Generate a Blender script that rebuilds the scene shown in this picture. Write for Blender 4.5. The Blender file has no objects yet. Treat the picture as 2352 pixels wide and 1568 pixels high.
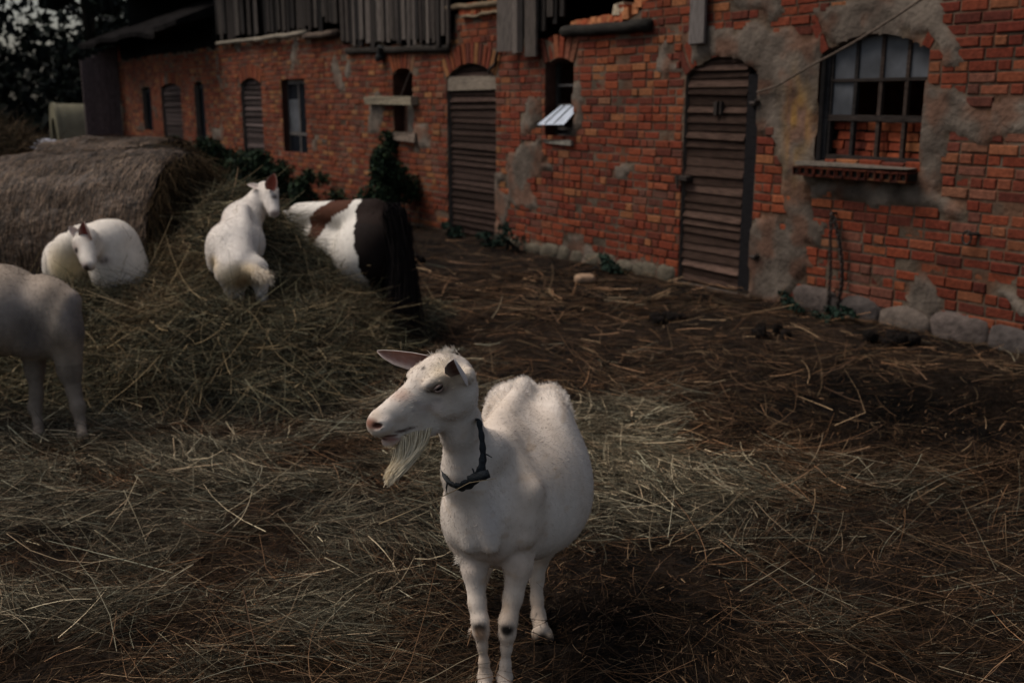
import bpy, math, random
import numpy as np
from mathutils import Vector, Matrix
random.seed(7); RNG = np.random.default_rng(7)
SC = bpy.context.scene; COL = SC.collection
# ------------------------------------------------------------------ camera
PITCH = math.atan(549/2340.); CAMH = 1.6
cam_d = bpy.data.cameras.new('camera'); cam = bpy.data.objects.new('camera', cam_d); COL.objects.link(cam)
cam.location = (0, 0, CAMH); cam.rotation_euler = (math.pi/2-PITCH, 0, 0)
cam_d.sensor_width = 36; cam_d.lens = 36*2340/2352.; cam_d.clip_end = 800; cam_d.clip_start = .05
cam_d.dof.use_dof = True; cam_d.dof.focus_distance = 2.62; cam_d.dof.aperture_fstop = 3.5
SC.camera = cam
# ------------------------------------------------------------------ sky and sun (overcast dusk)
SUN_EL, SUN_AZ = math.radians(56), math.radians(-82)      # azimuth from +Y towards +X
wd = bpy.data.worlds.new('World'); SC.world = wd; wd.use_nodes = True
nt = wd.node_tree; bg = nt.nodes['Background']
sk = nt.nodes.new('ShaderNodeTexSky'); sk.sky_type = 'NISHITA'; sk.sun_disc = False
sk.sun_elevation = SUN_EL; sk.sun_rotation = SUN_AZ; sk.dust_density = 4; sk.air_density = 1.2; sk.ozone_density = 1
hs = nt.nodes.new('ShaderNodeHueSaturation'); hs.inputs['Saturation'].default_value = .62
nt.links.new(sk.outputs[0], hs.inputs['Color']); nt.links.new(hs.outputs[0], bg.inputs[0]); bg.inputs[1].default_value = .095
sl = bpy.data.lights.new('sun', 'SUN'); sl.energy = 2.5; sl.angle = math.radians(30); sl.color = (1, .90, .80)
so = bpy.data.objects.new('sun', sl); COL.objects.link(so)
sdir = Vector((math.sin(SUN_AZ)*math.cos(SUN_EL), math.cos(SUN_AZ)*math.cos(SUN_EL), math.sin(SUN_EL)))
so.rotation_euler = sdir.to_track_quat('Z', 'Y').to_euler()
SC.view_settings.view_transform = 'Standard'; SC.view_settings.look = 'None'
SC.view_settings.exposure = -0.16; SC.view_settings.gamma = 1
SC.render.engine = 'CYCLES'; SC.cycles.use_denoising = True; SC.cycles.max_bounces = 6
SC.cycles.diffuse_bounces = 3; SC.cycles.transparent_max_bounces = 8

# ------------------------------------------------------------------ placing helpers
def ray(px, py):
    x = (px-1176.)/2340.; u = (784.-py)/2340.
    return np.array([x, math.cos(PITCH)+u*math.sin(PITCH), -math.sin(PITCH)+u*math.cos(PITCH)])
def at(px, py, Y):
    r = ray(px, py); return r*(Y/r[1])+np.array([0, 0, CAMH])
def gp(px, py, z=0.):
    r = ray(px, py); return r*((z-CAMH)/r[2])+np.array([0, 0, CAMH])
BX = np.array([.5483, -.8363, 0]); BY = np.array([.8363, .5483, 0]); BO = np.array([1.8095, 8.8002, 0])
def wl(px, py):                                    # a point of the barn's front: (run, height)
    r = ray(px, py); t = BO.dot(BY)/r.dot(BY); p = r*t
    return float((p-BO).dot(BX)), float(p[2]+CAMH)
def S(px): return wl(px, 235)[0]
def bw(s, y, z): return BO+BX*s+BY*y+np.array([0, 0, z])

def smooth(t): return t*t*(3-2*t)
def vnoise(x, y, sc=1., seed=0):
    x = np.asarray(x, float)/sc+100.5; y = np.asarray(y, float)/sc+57.3
    xi = np.floor(x).astype(int); yi = np.floor(y).astype(int); fx = smooth(x-xi); fy = smooth(y-yi)
    def h(i, j):
        n = (i*374761393+j*668265263+seed*974634777) & 0xffffffff
        n = ((n ^ (n >> 13))*1274126177) & 0xffffffff
        return ((n ^ (n >> 16)) & 0xffff)/65535.
    a = h(xi, yi); b = h(xi+1, yi); c = h(xi, yi+1); d = h(xi+1, yi+1)
    return (a+(b-a)*fx)*(1-fy)+(c+(d-c)*fx)*fy
def fbm(x, y, sc, seed=0, o=3):
    return sum(vnoise(x, y, sc/2**k, seed+k)*.5**k for k in range(o))/sum(.5**k for k in range(o))

# ------------------------------------------------------------------ materials
def srgb(r, g, b): return tuple(((c/255.)/12.92 if c/255. <= .04045 else ((c/255.+.055)/1.055)**2.4) for c in (r, g, b))
def mat(name, col=(.5, .5, .5), rough=.9, noise=0., nscale=20, bump=0., bscale=60, attr=False, spec=.25, stretch=None, sss=0, metal=0, dark=None, trans=0, objc=True):
    m = bpy.data.materials.new(name); m.use_nodes = True; t = m.node_tree; n = t.nodes; L = t.links
    b = n['Principled BSDF']; b.inputs['Roughness'].default_value = rough; b.inputs['Specular IOR Level'].default_value = spec
    b.inputs['Metallic'].default_value = metal
    tc = n.new('ShaderNodeTexCoord'); mp = n.new('ShaderNodeMapping'); L.new(tc.outputs['Object'], mp.inputs[0])
    if stretch: mp.inputs['Scale'].default_value = stretch
    if attr:
        a = n.new('ShaderNodeAttribute'); a.attribute_name = 'col'; src = a.outputs['Color']
    else:
        a = n.new('ShaderNodeRGB'); a.outputs[0].default_value = (*col, 1); src = a.outputs[0]
    if noise:
        nz = n.new('ShaderNodeTexNoise'); nz.inputs['Scale'].default_value = nscale; nz.inputs['Detail'].default_value = 6
        L.new(mp.outputs[0], nz.inputs['Vector'])
        mr = n.new('ShaderNodeMapRange'); mr.inputs[1].default_value = .3; mr.inputs[2].default_value = .7
        mr.inputs[3].default_value = 1-noise; mr.inputs[4].default_value = 1+noise
        L.new(nz.outputs[0], mr.inputs[0])
        vm = n.new('ShaderNodeVectorMath'); vm.operation = 'SCALE'; L.new(src, vm.inputs[0]); L.new(mr.outputs[0], vm.inputs['Scale']); src = vm.outputs[0]
    L.new(src, b.inputs['Base Color'])
    if bump:
        nb = n.new('ShaderNodeTexNoise'); nb.inputs['Scale'].default_value = bscale; nb.inputs['Detail'].default_value = 5
        L.new(mp.outputs[0], nb.inputs['Vector'])
        bp = n.new('ShaderNodeBump'); bp.inputs['Strength'].default_value = 1; bp.inputs['Distance'].default_value = bump
        L.new(nb.outputs[0], bp.inputs['Height']); L.new(bp.outputs[0], b.inputs['Normal'])
    if sss:
        b.inputs['Subsurface Weight'].default_value = sss; b.inputs['Subsurface Radius'].default_value = (.02, .01, .006)
    if trans:
        b.inputs['Transmission Weight'].default_value = trans
    return m
M = {}
M['brick'] = mat('brick', attr=True, noise=.3, nscale=28, bump=.006, bscale=45, spec=.15)
M['mortar'] = mat('lime_mortar', attr=True, noise=.28, nscale=9, bump=.012, bscale=30, spec=.1)
M['stone'] = mat('fieldstone', attr=True, noise=.35, nscale=14, bump=.015, bscale=22, spec=.2)
M['wood'] = mat('weathered_wood', attr=True, noise=.5, nscale=9, bump=.006, bscale=30, stretch=(1, 6, 14), spec=.05)
M['woodv'] = mat('weathered_boards', attr=True, noise=.5, nscale=9, bump=.006, bscale=30, stretch=(14, 6, 1), spec=.15)
M['dark'] = mat('dark_interior', (.012, .011, .01), 1)
M['iron'] = mat('rusty_iron', (.03, .022, .018), .7, .4, 40, .001, 200)
M['pane'] = mat('dusty_glass', (.075, .08, .09), .55, .5, 4, spec=.2)
M['paneblack'] = mat('dark_glass', (.008, .01, .014), .2, spec=.5)
M['panelit'] = mat('sky_reflection_glass', (.50, .56, .66), .3, .2, 8, spec=.6)  # tilted pane: reflected sky painted in as a pale blue-white base colour
M['straw'] = mat('straw', attr=True, rough=.9, spec=.05)
M['fur'] = mat('goat_coat', attr=True, rough=.85, spec=.10, noise=.07, nscale=35)
M['leaf'] = mat('leaf', attr=True, rough=.8, spec=.15)
M['bark'] = mat('bark', (.02, .018, .015), .95, .4, 10, .02, 20)
M['soil'] = mat('soil', attr=True, rough=.95, noise=.55, nscale=16, bump=.03, bscale=40, spec=.02)
M['roof'] = mat('old_roofing', (.012, .011, .011), 1, .4, 5, .03, 12, spec=0)
M['cream'] = mat('cream_plastic', (.20, .18, .115), .7, .15, 5, spec=.3)
M['eye'] = mat('goat_eye', attr=True, rough=.15, spec=.5)
M['leather'] = mat('worn_leather', (.012, .015, .018), .7, .5, 90, .003, 160, spec=.3)
M['sheet'] = mat('white_sheet', (.42, .42, .47), .5, .15, 12, .01, 20)
M['net'] = mat('bale_net', attr=True, rough=.7, spec=.25, noise=.25, nscale=12, bump=.03, bscale=25)

# ------------------------------------------------------------------ mesh helpers
def mesh_np(name, V, Fc, mt, parent=None, col=None, smooth_=False, loc=None):
    """V (n,3); Fc (m,k) array or list of lists"""
    me = bpy.data.meshes.new(name); V = np.asarray(V, np.float32)
    if isinstance(Fc, np.ndarray):
        k = Fc.shape[1]; me.vertices.add(len(V)); me.vertices.foreach_set('co', V.ravel())
        me.loops.add(Fc.size); me.loops.foreach_set('vertex_index', Fc.astype(np.int32).ravel())
        me.polygons.add(len(Fc)); me.polygons.foreach_set('loop_start', np.arange(0, Fc.size, k, dtype=np.int32))
        me.update(calc_edges=True)
    else:
        me.from_pydata(V.tolist(), [], Fc); me.update()
    if col is not None:
        a = me.color_attributes.new('col', 'FLOAT_COLOR', 'POINT')
        c = np.ones((len(V), 4), np.float32); c[:, :3] = col; a.data.foreach_set('color', c.ravel())
    if smooth_: me.polygons.foreach_set('use_smooth', np.ones(len(me.polygons), bool))
    me.materials.append(mt if not isinstance(mt, str) else M[mt]); me.validate()
    o = bpy.data.objects.new(name, me); COL.objects.link(o)
    if parent: o.parent = parent
    if loc is not None: o.location = loc
    return o
def tag(o, label=None, cat=None, group=None, kind=None):
    if label: o['label'] = label
    if cat: o['category'] = cat
    if group: o['group'] = group
    if kind: o['kind'] = kind
    return o
def empty(name, loc=(0, 0, 0), rz=0):
    o = bpy.data.objects.new(name, None); COL.objects.link(o); o.location = loc; o.rotation_euler = (0, 0, rz)
    o.empty_display_size = .1; return o

class MB:                                              # collects boxes / tubes into one mesh
    def __init__(s): s.V = []; s.F = []; s.C = []; s.n = 0
    def add(s, V, Fc, c=(.5, .5, .5)):
        V = np.asarray(V, float); s.V.append(V); s.F += [[i+s.n for i in f] for f in Fc]; s.n += len(V)
        s.C.append(np.tile(np.asarray(c, float), (len(V), 1)) if np.ndim(c) == 1 else np.asarray(c))
    def box(s, lo, hi, c=(.5, .5, .5), jit=0, R=None, piv=None):
        x0, y0, z0 = lo; x1, y1, z1 = hi
        V = np.array([[x0, y0, z0], [x1, y0, z0], [x1, y1, z0], [x0, y1, z0], [x0, y0, z1], [x1, y0, z1], [x1, y1, z1], [x0, y1, z1]], float)
        if jit: V += RNG.normal(0, jit, V.shape)
        if R is not None:
            p = V.mean(0) if piv is None else np.array(piv); V = (V-p)@np.array(R).T+p
        s.add(V, [[0, 3, 2, 1], [4, 5, 6, 7], [0, 1, 5, 4], [1, 2, 6, 5], [2, 3, 7, 6], [3, 0, 4, 7]], c)
    def tube(s, pts, r, n=8, c=(.5, .5, .5), flat=1, up=(0, 0, 1), cap=True):
        pts = np.asarray(pts, float); k = len(pts); r = np.broadcast_to(r, (k,))
        T = np.gradient(pts, axis=0); T /= np.linalg.norm(T, axis=1)[:, None]+1e-9
        up = np.broadcast_to(np.asarray(up, float), T.shape)
        A = np.cross(T, up); bad = np.linalg.norm(A, axis=1) < 1e-3; A[bad] = np.cross(T[bad], [1, 0.1, 0]); A /= np.linalg.norm(A, axis=1)[:, None]
        B = np.cross(A, T); th = np.arange(n)*2*math.pi/n
        V = (pts[:, None]+A[:, None]*np.cos(th)[None, :, None]*r[:, None, None]+B[:, None]*np.sin(th)[None, :, None]*r[:, None, None]*flat).reshape(-1, 3)
        F = [[i*n+j, i*n+(j+1) % n, (i+1)*n+(j+1) % n, (i+1)*n+j] for i in range(k-1) for j in range(n)]
        if cap: F += [list(range(n))[::-1], [(k-1)*n+j for j in range(n)]]
        s.add(V, F, c)
    def build(s, name, mt, parent=None, sm=False):
        return mesh_np(name, np.concatenate(s.V), s.F, mt, parent, np.concatenate(s.C), sm)
def rotm(ax, a): return np.array(Matrix.Rotation(a, 3, ax))

def strands(roots, dirs, L, W, bend=.3, nseg=4, droop=0., cols=None, curl=None, wdir=None):
    """ribbons: returns V,F,C"""
    n = len(roots); k = nseg+1; t = np.linspace(0, 1, k)
    dirs = dirs/(np.linalg.norm(dirs, axis=1)[:, None]+1e-9)
    b = RNG.normal(0, 1, (n, 3)) if curl is None else curl; b = b-(b*dirs).sum(1)[:, None]*dirs; b /= np.linalg.norm(b, axis=1)[:, None]+1e-9
    amp = (RNG.uniform(-1, 1, n)*bend*L)[:, None, None]
    P = roots[:, None]+dirs[:, None]*(t[None, :, None]*L[:, None, None])+b[:, None]*amp*(t**2)[None, :, None]*1.
    P[..., 2] -= droop*L[:, None]*t[None]**2
    if bend > .34:                                        # some stalks are snapped or doubled over
        b2 = np.cross(dirs, b); kk = (RNG.random(n) < .35)*RNG.normal(0, .75, n)*L; t0 = RNG.uniform(.25, .7, n)
        P = P+b2[:, None]*(kk[:, None]*np.clip(t[None]-t0[:, None], 0, 1))[..., None]*[1, 1, .4]
    w = np.cross(dirs, RNG.normal(0, 1, (n, 3))) if wdir is None else np.cross(dirs, wdir); w /= np.linalg.norm(w, axis=1)[:, None]+1e-9
    wt = (W[:, None]*(1-.55*t[None]))[..., None]*.5
    V = np.stack([P-w[:, None]*wt, P+w[:, None]*wt], 2).reshape(-1, 3)
    base = (np.arange(n)*k*2)[:, None, None]; i = (np.arange(nseg)*2)[None, :, None]; q = np.array([0, 1, 3, 2])[None, None]
    Fq = (base+i+q).reshape(-1, 4)
    C = np.repeat(cols, k*2, axis=0) if cols is not None else None
    return V, Fq, C
def joinm(parts):
    V = []; Fq = []; C = []; n = 0
    for v, f, c in parts: V.append(v); Fq.append(f+n); C.append(c); n += len(v)
    return np.concatenate(V), np.concatenate(Fq), np.concatenate(C)
def pick(pal, n, var=.2):
    pal = np.array(pal, float); i = RNG.integers(0, len(pal), n)
    return pal[i]*(1+RNG.uniform(-var, var, (n, 1)))

# ------------------------------------------------------------------ smooth implicit bodies
class Body:
    def __init__(s): s.p = []
    def cone(s, a, b, ra, rb, k=.03, ax=None, f=1., sub=False):
        s.p.append(('c', np.array(a, float), np.array(b, float), ra, rb, k, None if ax is None else np.array(ax, float)/np.linalg.norm(ax), f, sub)); return s
    def ell(s, c, r, B=None, k=.03, sub=False):
        s.p.append(('e', np.array(c, float), np.array(r, float), np.eye(3) if B is None else np.array(B, float), k, sub)); return s
    def mesh(s, res):
        lo = np.array([9e9]*3); hi = -lo
        bb = []
        for p in s.p:
            if p[0] == 'c':
                rr = max(p[3], p[4])*max(1, p[7]); l = np.minimum(p[1], p[2])-rr; h = np.maximum(p[1], p[2])+rr; k = p[5]
            else:
                rr = p[2].max(); l = p[1]-rr; h = p[1]+rr; k = p[4]
            bb.append((l-k-.03, h+k+.03))
            if not p[-1]: lo = np.minimum(lo, l); hi = np.maximum(hi, h)
        lo -= 3*res; hi += 3*res; n = np.ceil((hi-lo)/res).astype(int)+1
        G = np.full(tuple(n), .25, np.float32); ax = [lo[i]+np.arange(n[i])*res for i in range(3)]
        for p, (l, h) in zip(s.p, bb):
            i0 = np.clip(np.floor((l-lo)/res).astype(int), 0, n-1); i1 = np.clip(np.ceil((h-lo)/res).astype(int)+1, 1, n)
            if (i1 <= i0).any(): continue
            X = np.stack(np.meshgrid(*[ax[i][i0[i]:i1[i]].astype(np.float32) for i in range(3)], indexing='ij'), -1)
            if p[0] == 'c':
                _, a, b, ra, rb, k, fx, f, sub = p; ba = (b-a).astype(np.float32); q = X-a.astype(np.float32)
                t = np.clip(q@ba/max(ba@ba, 1e-9), 0, 1); q = q-t[..., None]*ba
                if fx is not None: q = q-((q@fx.astype(np.float32))*(1-1/f))[..., None]*fx.astype(np.float32)
                d = np.sqrt((q*q).sum(-1))-(ra+(rb-ra)*t)
                if fx is not None and f < 1: d = d*max(f, .5)
            else:
                _, c, r, B, k, sub = p; q = (X-c.astype(np.float32))@B.T.astype(np.float32)
                k0 = np.sqrt(((q/r)**2).sum(-1)); k1 = np.sqrt(((q/r**2)**2).sum(-1))+1e-9; d = k0*(k0-1)/k1
            sl_ = tuple(slice(i0[i], i1[i]) for i in range(3)); g = G[sl_]
            if sub:
                d = -d; h_ = np.clip(.5-.5*(d-g)/k*-1, 0, 1); h_ = np.clip(.5+.5*(d-g)/k, 0, 1); G[sl_] = g+(d-g)*h_+k*h_*(1-h_)
            else:
                h_ = np.clip(.5+.5*(g-d)/k, 0, 1); G[sl_] = g+(d-g)*h_-k*h_*(1-h_)
        ins = G < 0
        c = np.zeros(tuple(n-1), np.int8)
        for dx in (0, 1):
            for dy in (0, 1):
                for dz in (0, 1): c += ins[dx:n[0]-1+dx, dy:n[1]-1+dy, dz:n[2]-1+dz]
        act = np.argwhere((c > 0) & (c < 8)); idm = -np.ones(tuple(n-1), np.int64); idm[tuple(act.T)] = np.arange(len(act))
        acc = np.zeros((len(act), 3)); cnt = np.zeros(len(act))
        cor = [(0, 0, 0), (1, 0, 0), (0, 1, 0), (1, 1, 0), (0, 0, 1), (1, 0, 1), (0, 1, 1), (1, 1, 1)]
        for a in range(8):
            for d in range(3):
                if cor[a][d]: continue
                b = list(cor[a]); b[d] = 1; ia = act+np.array(cor[a]); ib = act+np.array(b)
                ga = G[tuple(ia.T)]; gb = G[tuple(ib.T)]; m = (ga < 0) != (gb < 0)
                t = np.where(m, ga/np.where(m, ga-gb, 1), 0)
                pos = ia+np.eye(3)[d]*t[:, None]; acc[m] += pos[m]; cnt[m] += 1
        V = lo+acc/cnt[:, None]*res
        Fq = []
        for d in range(3):
            s0 = [slice(None)]*3; s1 = [slice(None)]*3; s0[d] = slice(0, n[d]-1); s1[d] = slice(1, n[d])
            A = ins[tuple(s0)]; B_ = ins[tuple(s1)]; e = np.argwhere(A != B_)
            u, v = (d+1) % 3, (d+2) % 3
            e = e[(e[:, u] > 0) & (e[:, v] > 0) & (e[:, u] < n[u]-1) & (e[:, v] < n[v]-1)]
            fl = A[tuple(e.T)]; eu = np.eye(3, dtype=int)[u]; ev = np.eye(3, dtype=int)[v]
            q = np.stack([idm[tuple((e-eu-ev).T)], idm[tuple((e-ev).T)], idm[tuple(e.T)], idm[tuple((e-eu).T)]], 1)
            q[~fl] = q[~fl][:, ::-1]; Fq.append(q)
        Fq = np.concatenate(Fq)
        return V, Fq
def vnormals(V, Fq):
    nrm = np.cross(V[Fq[:, 2]]-V[Fq[:, 0]], V[Fq[:, 3]]-V[Fq[:, 1]]); N = np.zeros_like(V)
    for i in range(4): np.add.at(N, Fq[:, i], nrm)
    return N/(np.linalg.norm(N, axis=1)[:, None]+1e-12), np.linalg.norm(nrm, axis=1)*.5
def relax(V, Fq, it=2, lam=.5):
    for _ in range(it):
        A = np.zeros_like(V); c = np.zeros(len(V))
        for i in range(4):
            for j in ((i+1) % 4, (i+3) % 4): np.add.at(A, Fq[:, i], V[Fq[:, j]]); np.add.at(c, Fq[:, i], 1)
        V = V+(A/c[:, None]-V)*lam
    return V
def spots(V, base, sp):
    C = np.tile(np.array(base, float), (len(V), 1))
    for c, r, col, soft in sp:
        d = np.linalg.norm((V-np.array(c))/np.array(r), axis=1); w = np.clip((1+soft-d)/(2*soft), 0, 1)[:, None]; w = smooth(w)
        C = C*(1-w)+np.array(col)*w
    return C
def fur(V, Fq, C, n, L, flow, W=.0012, lift=.35, mask=None, bend=.3, nseg=2):
    N, A = vnormals(V, Fq); cen = V[Fq].mean(1)
    if mask is not None: A = A*mask(cen)
    fi = RNG.choice(len(Fq), n, p=A/A.sum()); u, v = RNG.random((2, n, 1)); q = V[Fq[fi]]
    P = (q[:, 0]*(1-u)+q[:, 1]*u)*(1-v)+(q[:, 3]*(1-u)+q[:, 2]*u)*v
    nn = N[Fq[fi, 0]]; f = flow(P); f = f-(f*nn).sum(1)[:, None]*nn; f /= np.linalg.norm(f, axis=1)[:, None]+1e-9
    d = f*(1-lift)+nn*lift+RNG.normal(0, .13, (n, 3)); Ls = L*RNG.uniform(.5, 1.25, n)
    if callable(mask) and hasattr(mask, 'len'): Ls = Ls*mask.len(P)
    cc = C[Fq[fi, 0]]*RNG.uniform(.93, 1.05, (n, 1))
    return strands(P-nn*.001, d, Ls, np.full(n, W), bend, nseg, 0, cc)
exec_order = []
# ================================================================== GROUND
def Hg(x, y):
    return (fbm(x, y, 1.3, 3)-.5)*.07+(fbm(x, y, .28, 9, 3)-.5)*.05*np.clip(1.3-np.asarray(y)*.04, 0, 1)
def Mh(x, y):
    g = lambda A, cx, cy, sx, sy: A*np.exp(-((x-cx)/sx)**2/2-((y-cy)/sy)**2/2)
    x = np.asarray(x, float); y = np.asarray(y, float)
    t = np.minimum(np.minimum((y-4.72)/1.45, (-.78-x+.2*(y-5))/.8), (x+4.0)/.9)
    m = .345*smooth(np.clip(t, 0, 1))*smooth(np.clip((8.3-y)/.9, 0, 1))
    m = m+(g(.60, -1.90, 7.2, .38, .38)+g(.12, -2.15, 6.75, .3, .3)+g(.10, -2.45, 5.95, .5, .28)+g(.09, -1.7, 5.4, .5, .25))*np.clip(t*3, 0, 1)
    m = m+(fbm(x, y, .55, 21, 3)-.5)*.16*np.clip(m*4, 0, 1)-.02+np.minimum(t, 0)*.2
    return m
def Ht(x, y): return Hg(x, y)+np.clip(Mh(x, y), 0, 9)
def grid(xs, ys):
    X, Y = np.meshgrid(xs, ys, indexing='ij'); n, m = X.shape
    i = np.arange((n-1)*(m-1)); a = (i//(m-1))*m+i % (m-1)
    return X, Y, np.stack([a, a+m, a+m+1, a+1], 1)
tx = np.concatenate([-np.geomspace(300, 6.1, 22), np.arange(-6, 6, .045), np.geomspace(6.1, 300, 22)])
ty = np.concatenate([-np.geomspace(60, 1, 12), np.arange(-.9, 1.5, .3), np.arange(1.5, 12, .045), np.geomspace(12.1, 400, 50)])
X, Y, Fg = grid(tx, ty); Z = Hg(X, Y); V = np.stack([X, Y, Z], -1).reshape(-1, 3)
n1 = fbm(V[:, 0], V[:, 1], .8, 31); n2 = fbm(V[:, 0], V[:, 1], .12, 32)
c0 = np.array([.008, .007, .0065]); c1 = np.array([.026, .018, .013])
w = np.clip((n1*.5+n2*.7-.42)*2.2, 0, 1)[:, None]; C = c0*(1-w)+c1*w
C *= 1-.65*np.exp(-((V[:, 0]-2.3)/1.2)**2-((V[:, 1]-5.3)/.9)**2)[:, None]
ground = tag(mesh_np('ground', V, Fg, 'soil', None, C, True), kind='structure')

# ---- hay: how thick it lies at (x, y)
def hayden(x, y):
    a = np.exp(-((x+1.6)/1.9)**2-((y-4.4)/1.3)**2)*1.2+np.exp(-((x-.55)/.75)**2-((y-4.35)/.75)**2)*1.25+np.exp(-((x+.5)/.9)**2-((y-4.0)/.8)**2)
    a += np.exp(-((x-.75)/.5)**2-((y-4.55)/.45)**2)*1.2+np.exp(-((x+1.3)/.7)**2-((y-2.9)/.35)**2)*.5+.33*fbm(x, y, .6, 41)+.18
    a *= np.clip(.25+2.4*(fbm(x, y, .38, 42, 2)-.28), .12, 1.6)
    dd = np.exp(-((x-2.35)/1.0)**2-((y-5.2)/.75)**2); a *= 1-.75*np.clip(dd*1.5, 0, 1)
    return a
PAL_G = [(.20, .17, .115), (.155, .14, .10), (.24, .195, .13), (.13, .125, .09), (.19, .14, .09)]
PAL_B = [(.13, .070, .036), (.10, .058, .033), (.17, .098, .054), (.075, .045, .028), (.20, .135, .078)]
def lay(n, ylo, yhi, Lr, Wr, dens, seed, zoff=.0, lift=.12, aniso=.55):
    u = RNG.random(n*6); y = 1/(1/ylo-u*(1/ylo-1/yhi)); x = RNG.uniform(-.62, .62, n*6)*(y+.4)
    d = dens(x, y); k = RNG.random(n*6) < d; x, y = x[k][:n], y[k][:n]; n = len(x)
    hd = np.clip(hayden(x, y)-.35, 0, 1)
    g = RNG.random(n) < hd*1.2
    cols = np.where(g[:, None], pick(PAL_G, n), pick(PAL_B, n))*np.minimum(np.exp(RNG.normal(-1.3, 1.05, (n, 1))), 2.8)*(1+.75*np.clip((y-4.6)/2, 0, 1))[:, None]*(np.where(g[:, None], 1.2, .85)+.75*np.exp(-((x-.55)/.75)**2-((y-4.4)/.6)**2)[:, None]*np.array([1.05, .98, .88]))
    th = RNG.normal(0, aniso*.7, n)+RNG.choice([0, math.pi], n)-.12+(fbm(x, y, .35, 44, 2)-.5)*4; th = np.where(RNG.random(n) < .22, RNG.uniform(0, 6.3, n), th)
    L = RNG.uniform(*Lr, n)*np.where(RNG.random(n) < .1, 1.7, 1); el = RNG.normal(0, lift, n)
    D = np.stack([np.cos(th)*np.cos(el), np.sin(th)*np.cos(el), np.sin(el)], 1)
    z = Hg(x, y)+zoff+RNG.random(n)*.035*(.3+hd)-np.clip(-np.sin(el), 0, 1)*0
    R = np.stack([x-D[:, 0]*L/2, y-D[:, 1]*L/2, z+.004-np.minimum(D[:, 2], 0)*L*.6], 1)
    up = np.tile([0, 0, 1.], (n, 1))+RNG.normal(0, .5, (n, 3))
    return strands(R, D, L, RNG.uniform(*Wr, n)*.85*np.where(RNG.random(n) < .06, 1.7, 1), .5, 4, 0, cols, curl=RNG.normal(0, 1, (n, 3))*[1, 1, .35], wdir=up)
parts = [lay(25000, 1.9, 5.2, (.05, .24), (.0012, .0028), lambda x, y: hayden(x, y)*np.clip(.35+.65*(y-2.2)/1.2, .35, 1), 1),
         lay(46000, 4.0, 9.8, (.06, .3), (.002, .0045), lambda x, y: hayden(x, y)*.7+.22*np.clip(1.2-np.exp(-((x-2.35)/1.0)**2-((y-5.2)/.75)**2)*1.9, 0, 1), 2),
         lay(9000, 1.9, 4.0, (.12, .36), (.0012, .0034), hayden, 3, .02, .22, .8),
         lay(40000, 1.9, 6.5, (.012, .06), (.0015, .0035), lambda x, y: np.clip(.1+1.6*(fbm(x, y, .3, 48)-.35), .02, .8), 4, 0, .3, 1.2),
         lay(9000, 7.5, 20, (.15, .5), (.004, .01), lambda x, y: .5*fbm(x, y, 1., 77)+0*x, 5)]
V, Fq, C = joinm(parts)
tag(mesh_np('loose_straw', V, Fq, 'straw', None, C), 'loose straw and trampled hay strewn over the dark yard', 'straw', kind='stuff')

# ---- hay heap
X, Y, Fg = grid(np.arange(-4.6, .3, .04), np.arange(4.2, 8.4, .04)); m = Mh(X, Y)
Z = Hg(X, Y)+m-.015; V = np.stack([X, Y, Z], -1).reshape(-1, 3); keep = (m.ravel()[Fg] > -.03).all(1); Fh = Fg[keep]
cb = np.tile([.012, .011, .009], (len(V), 1))*(.6+.8*fbm(V[:, 0], V[:, 1], .15, 50))[:, None]
n = 62000; x = RNG.uniform(-4.3, 0, n*3); y = RNG.uniform(4.5, 8., n*3); mm = Mh(x, y); k = RNG.random(n*3) < np.clip(mm*5, 0, 1)*np.where(y < 7.1, 1, .3); x, y = x[k][:n], y[k][:n]; n = len(x)
e = .05; gx = (Ht(x+e, y)-Ht(x-e, y))/(2*e); gy = (Ht(x, y+e)-Ht(x, y-e))/(2*e)
nrm = np.stack([-gx, -gy, np.ones(n)], 1); nrm /= np.linalg.norm(nrm, axis=1)[:, None]
clump = fbm(x, y, .35, 60)*12.; D = np.stack([np.cos(clump), np.sin(clump), 0*x], 1)*.8+np.stack([-gx, -gy, 0*x], 1)*.5+RNG.normal(0, .55, (n, 3))
D -= (D*nrm).sum(1)[:, None]*nrm*.8; D += nrm*RNG.normal(.06, .22, n)[:, None]; L = RNG.uniform(.08, .40, n)
R = np.stack([x, y, Ht(x, y)+RNG.uniform(-.015, .04, n)], 1)-D/np.linalg.norm(D, axis=1)[:, None]*L[:, None]*.4
hc = fbm(x, y, .4, 66)[:, None]
P1 = pick([(.17, .15, .095), (.12, .115, .075), (.20, .16, .10), (.085, .085, .06), (.06, .06, .045)], n); P2 = pick([(.21, .15, .08), (.25, .185, .11), (.15, .10, .06)], n)
cols = np.where((RNG.random((n, 1)) < np.clip((hc-.5)*3, .06, .8)), P2, P1)
cols *= np.minimum(np.exp(RNG.normal(-.65, .9, (n, 1))), 2.8)*np.where((x > -1.9) & (y < 6.2) & (y > 4.7), .8, 1.)[:, None]
V2, F2, C2 = strands(R, D, L, RNG.uniform(.0018, .0042, n), .55, 4, .12, cols, curl=RNG.normal(0, 1, (n, 3)))
n = 3200; i = RNG.integers(0, len(x), n); D3 = np.stack([RNG.normal(0, 1, n), RNG.normal(-.3, .6, n), RNG.normal(.1, .35, n)], 1); D3 -= (D3*nrm[i]).sum(1)[:, None]*nrm[i]*.7; L3 = RNG.uniform(.28, .6, n)
R3 = np.stack([x[i], y[i], Ht(x[i], y[i])+.03], 1)-D3/np.linalg.norm(D3, axis=1)[:, None]*L3[:, None]*.45
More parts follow.
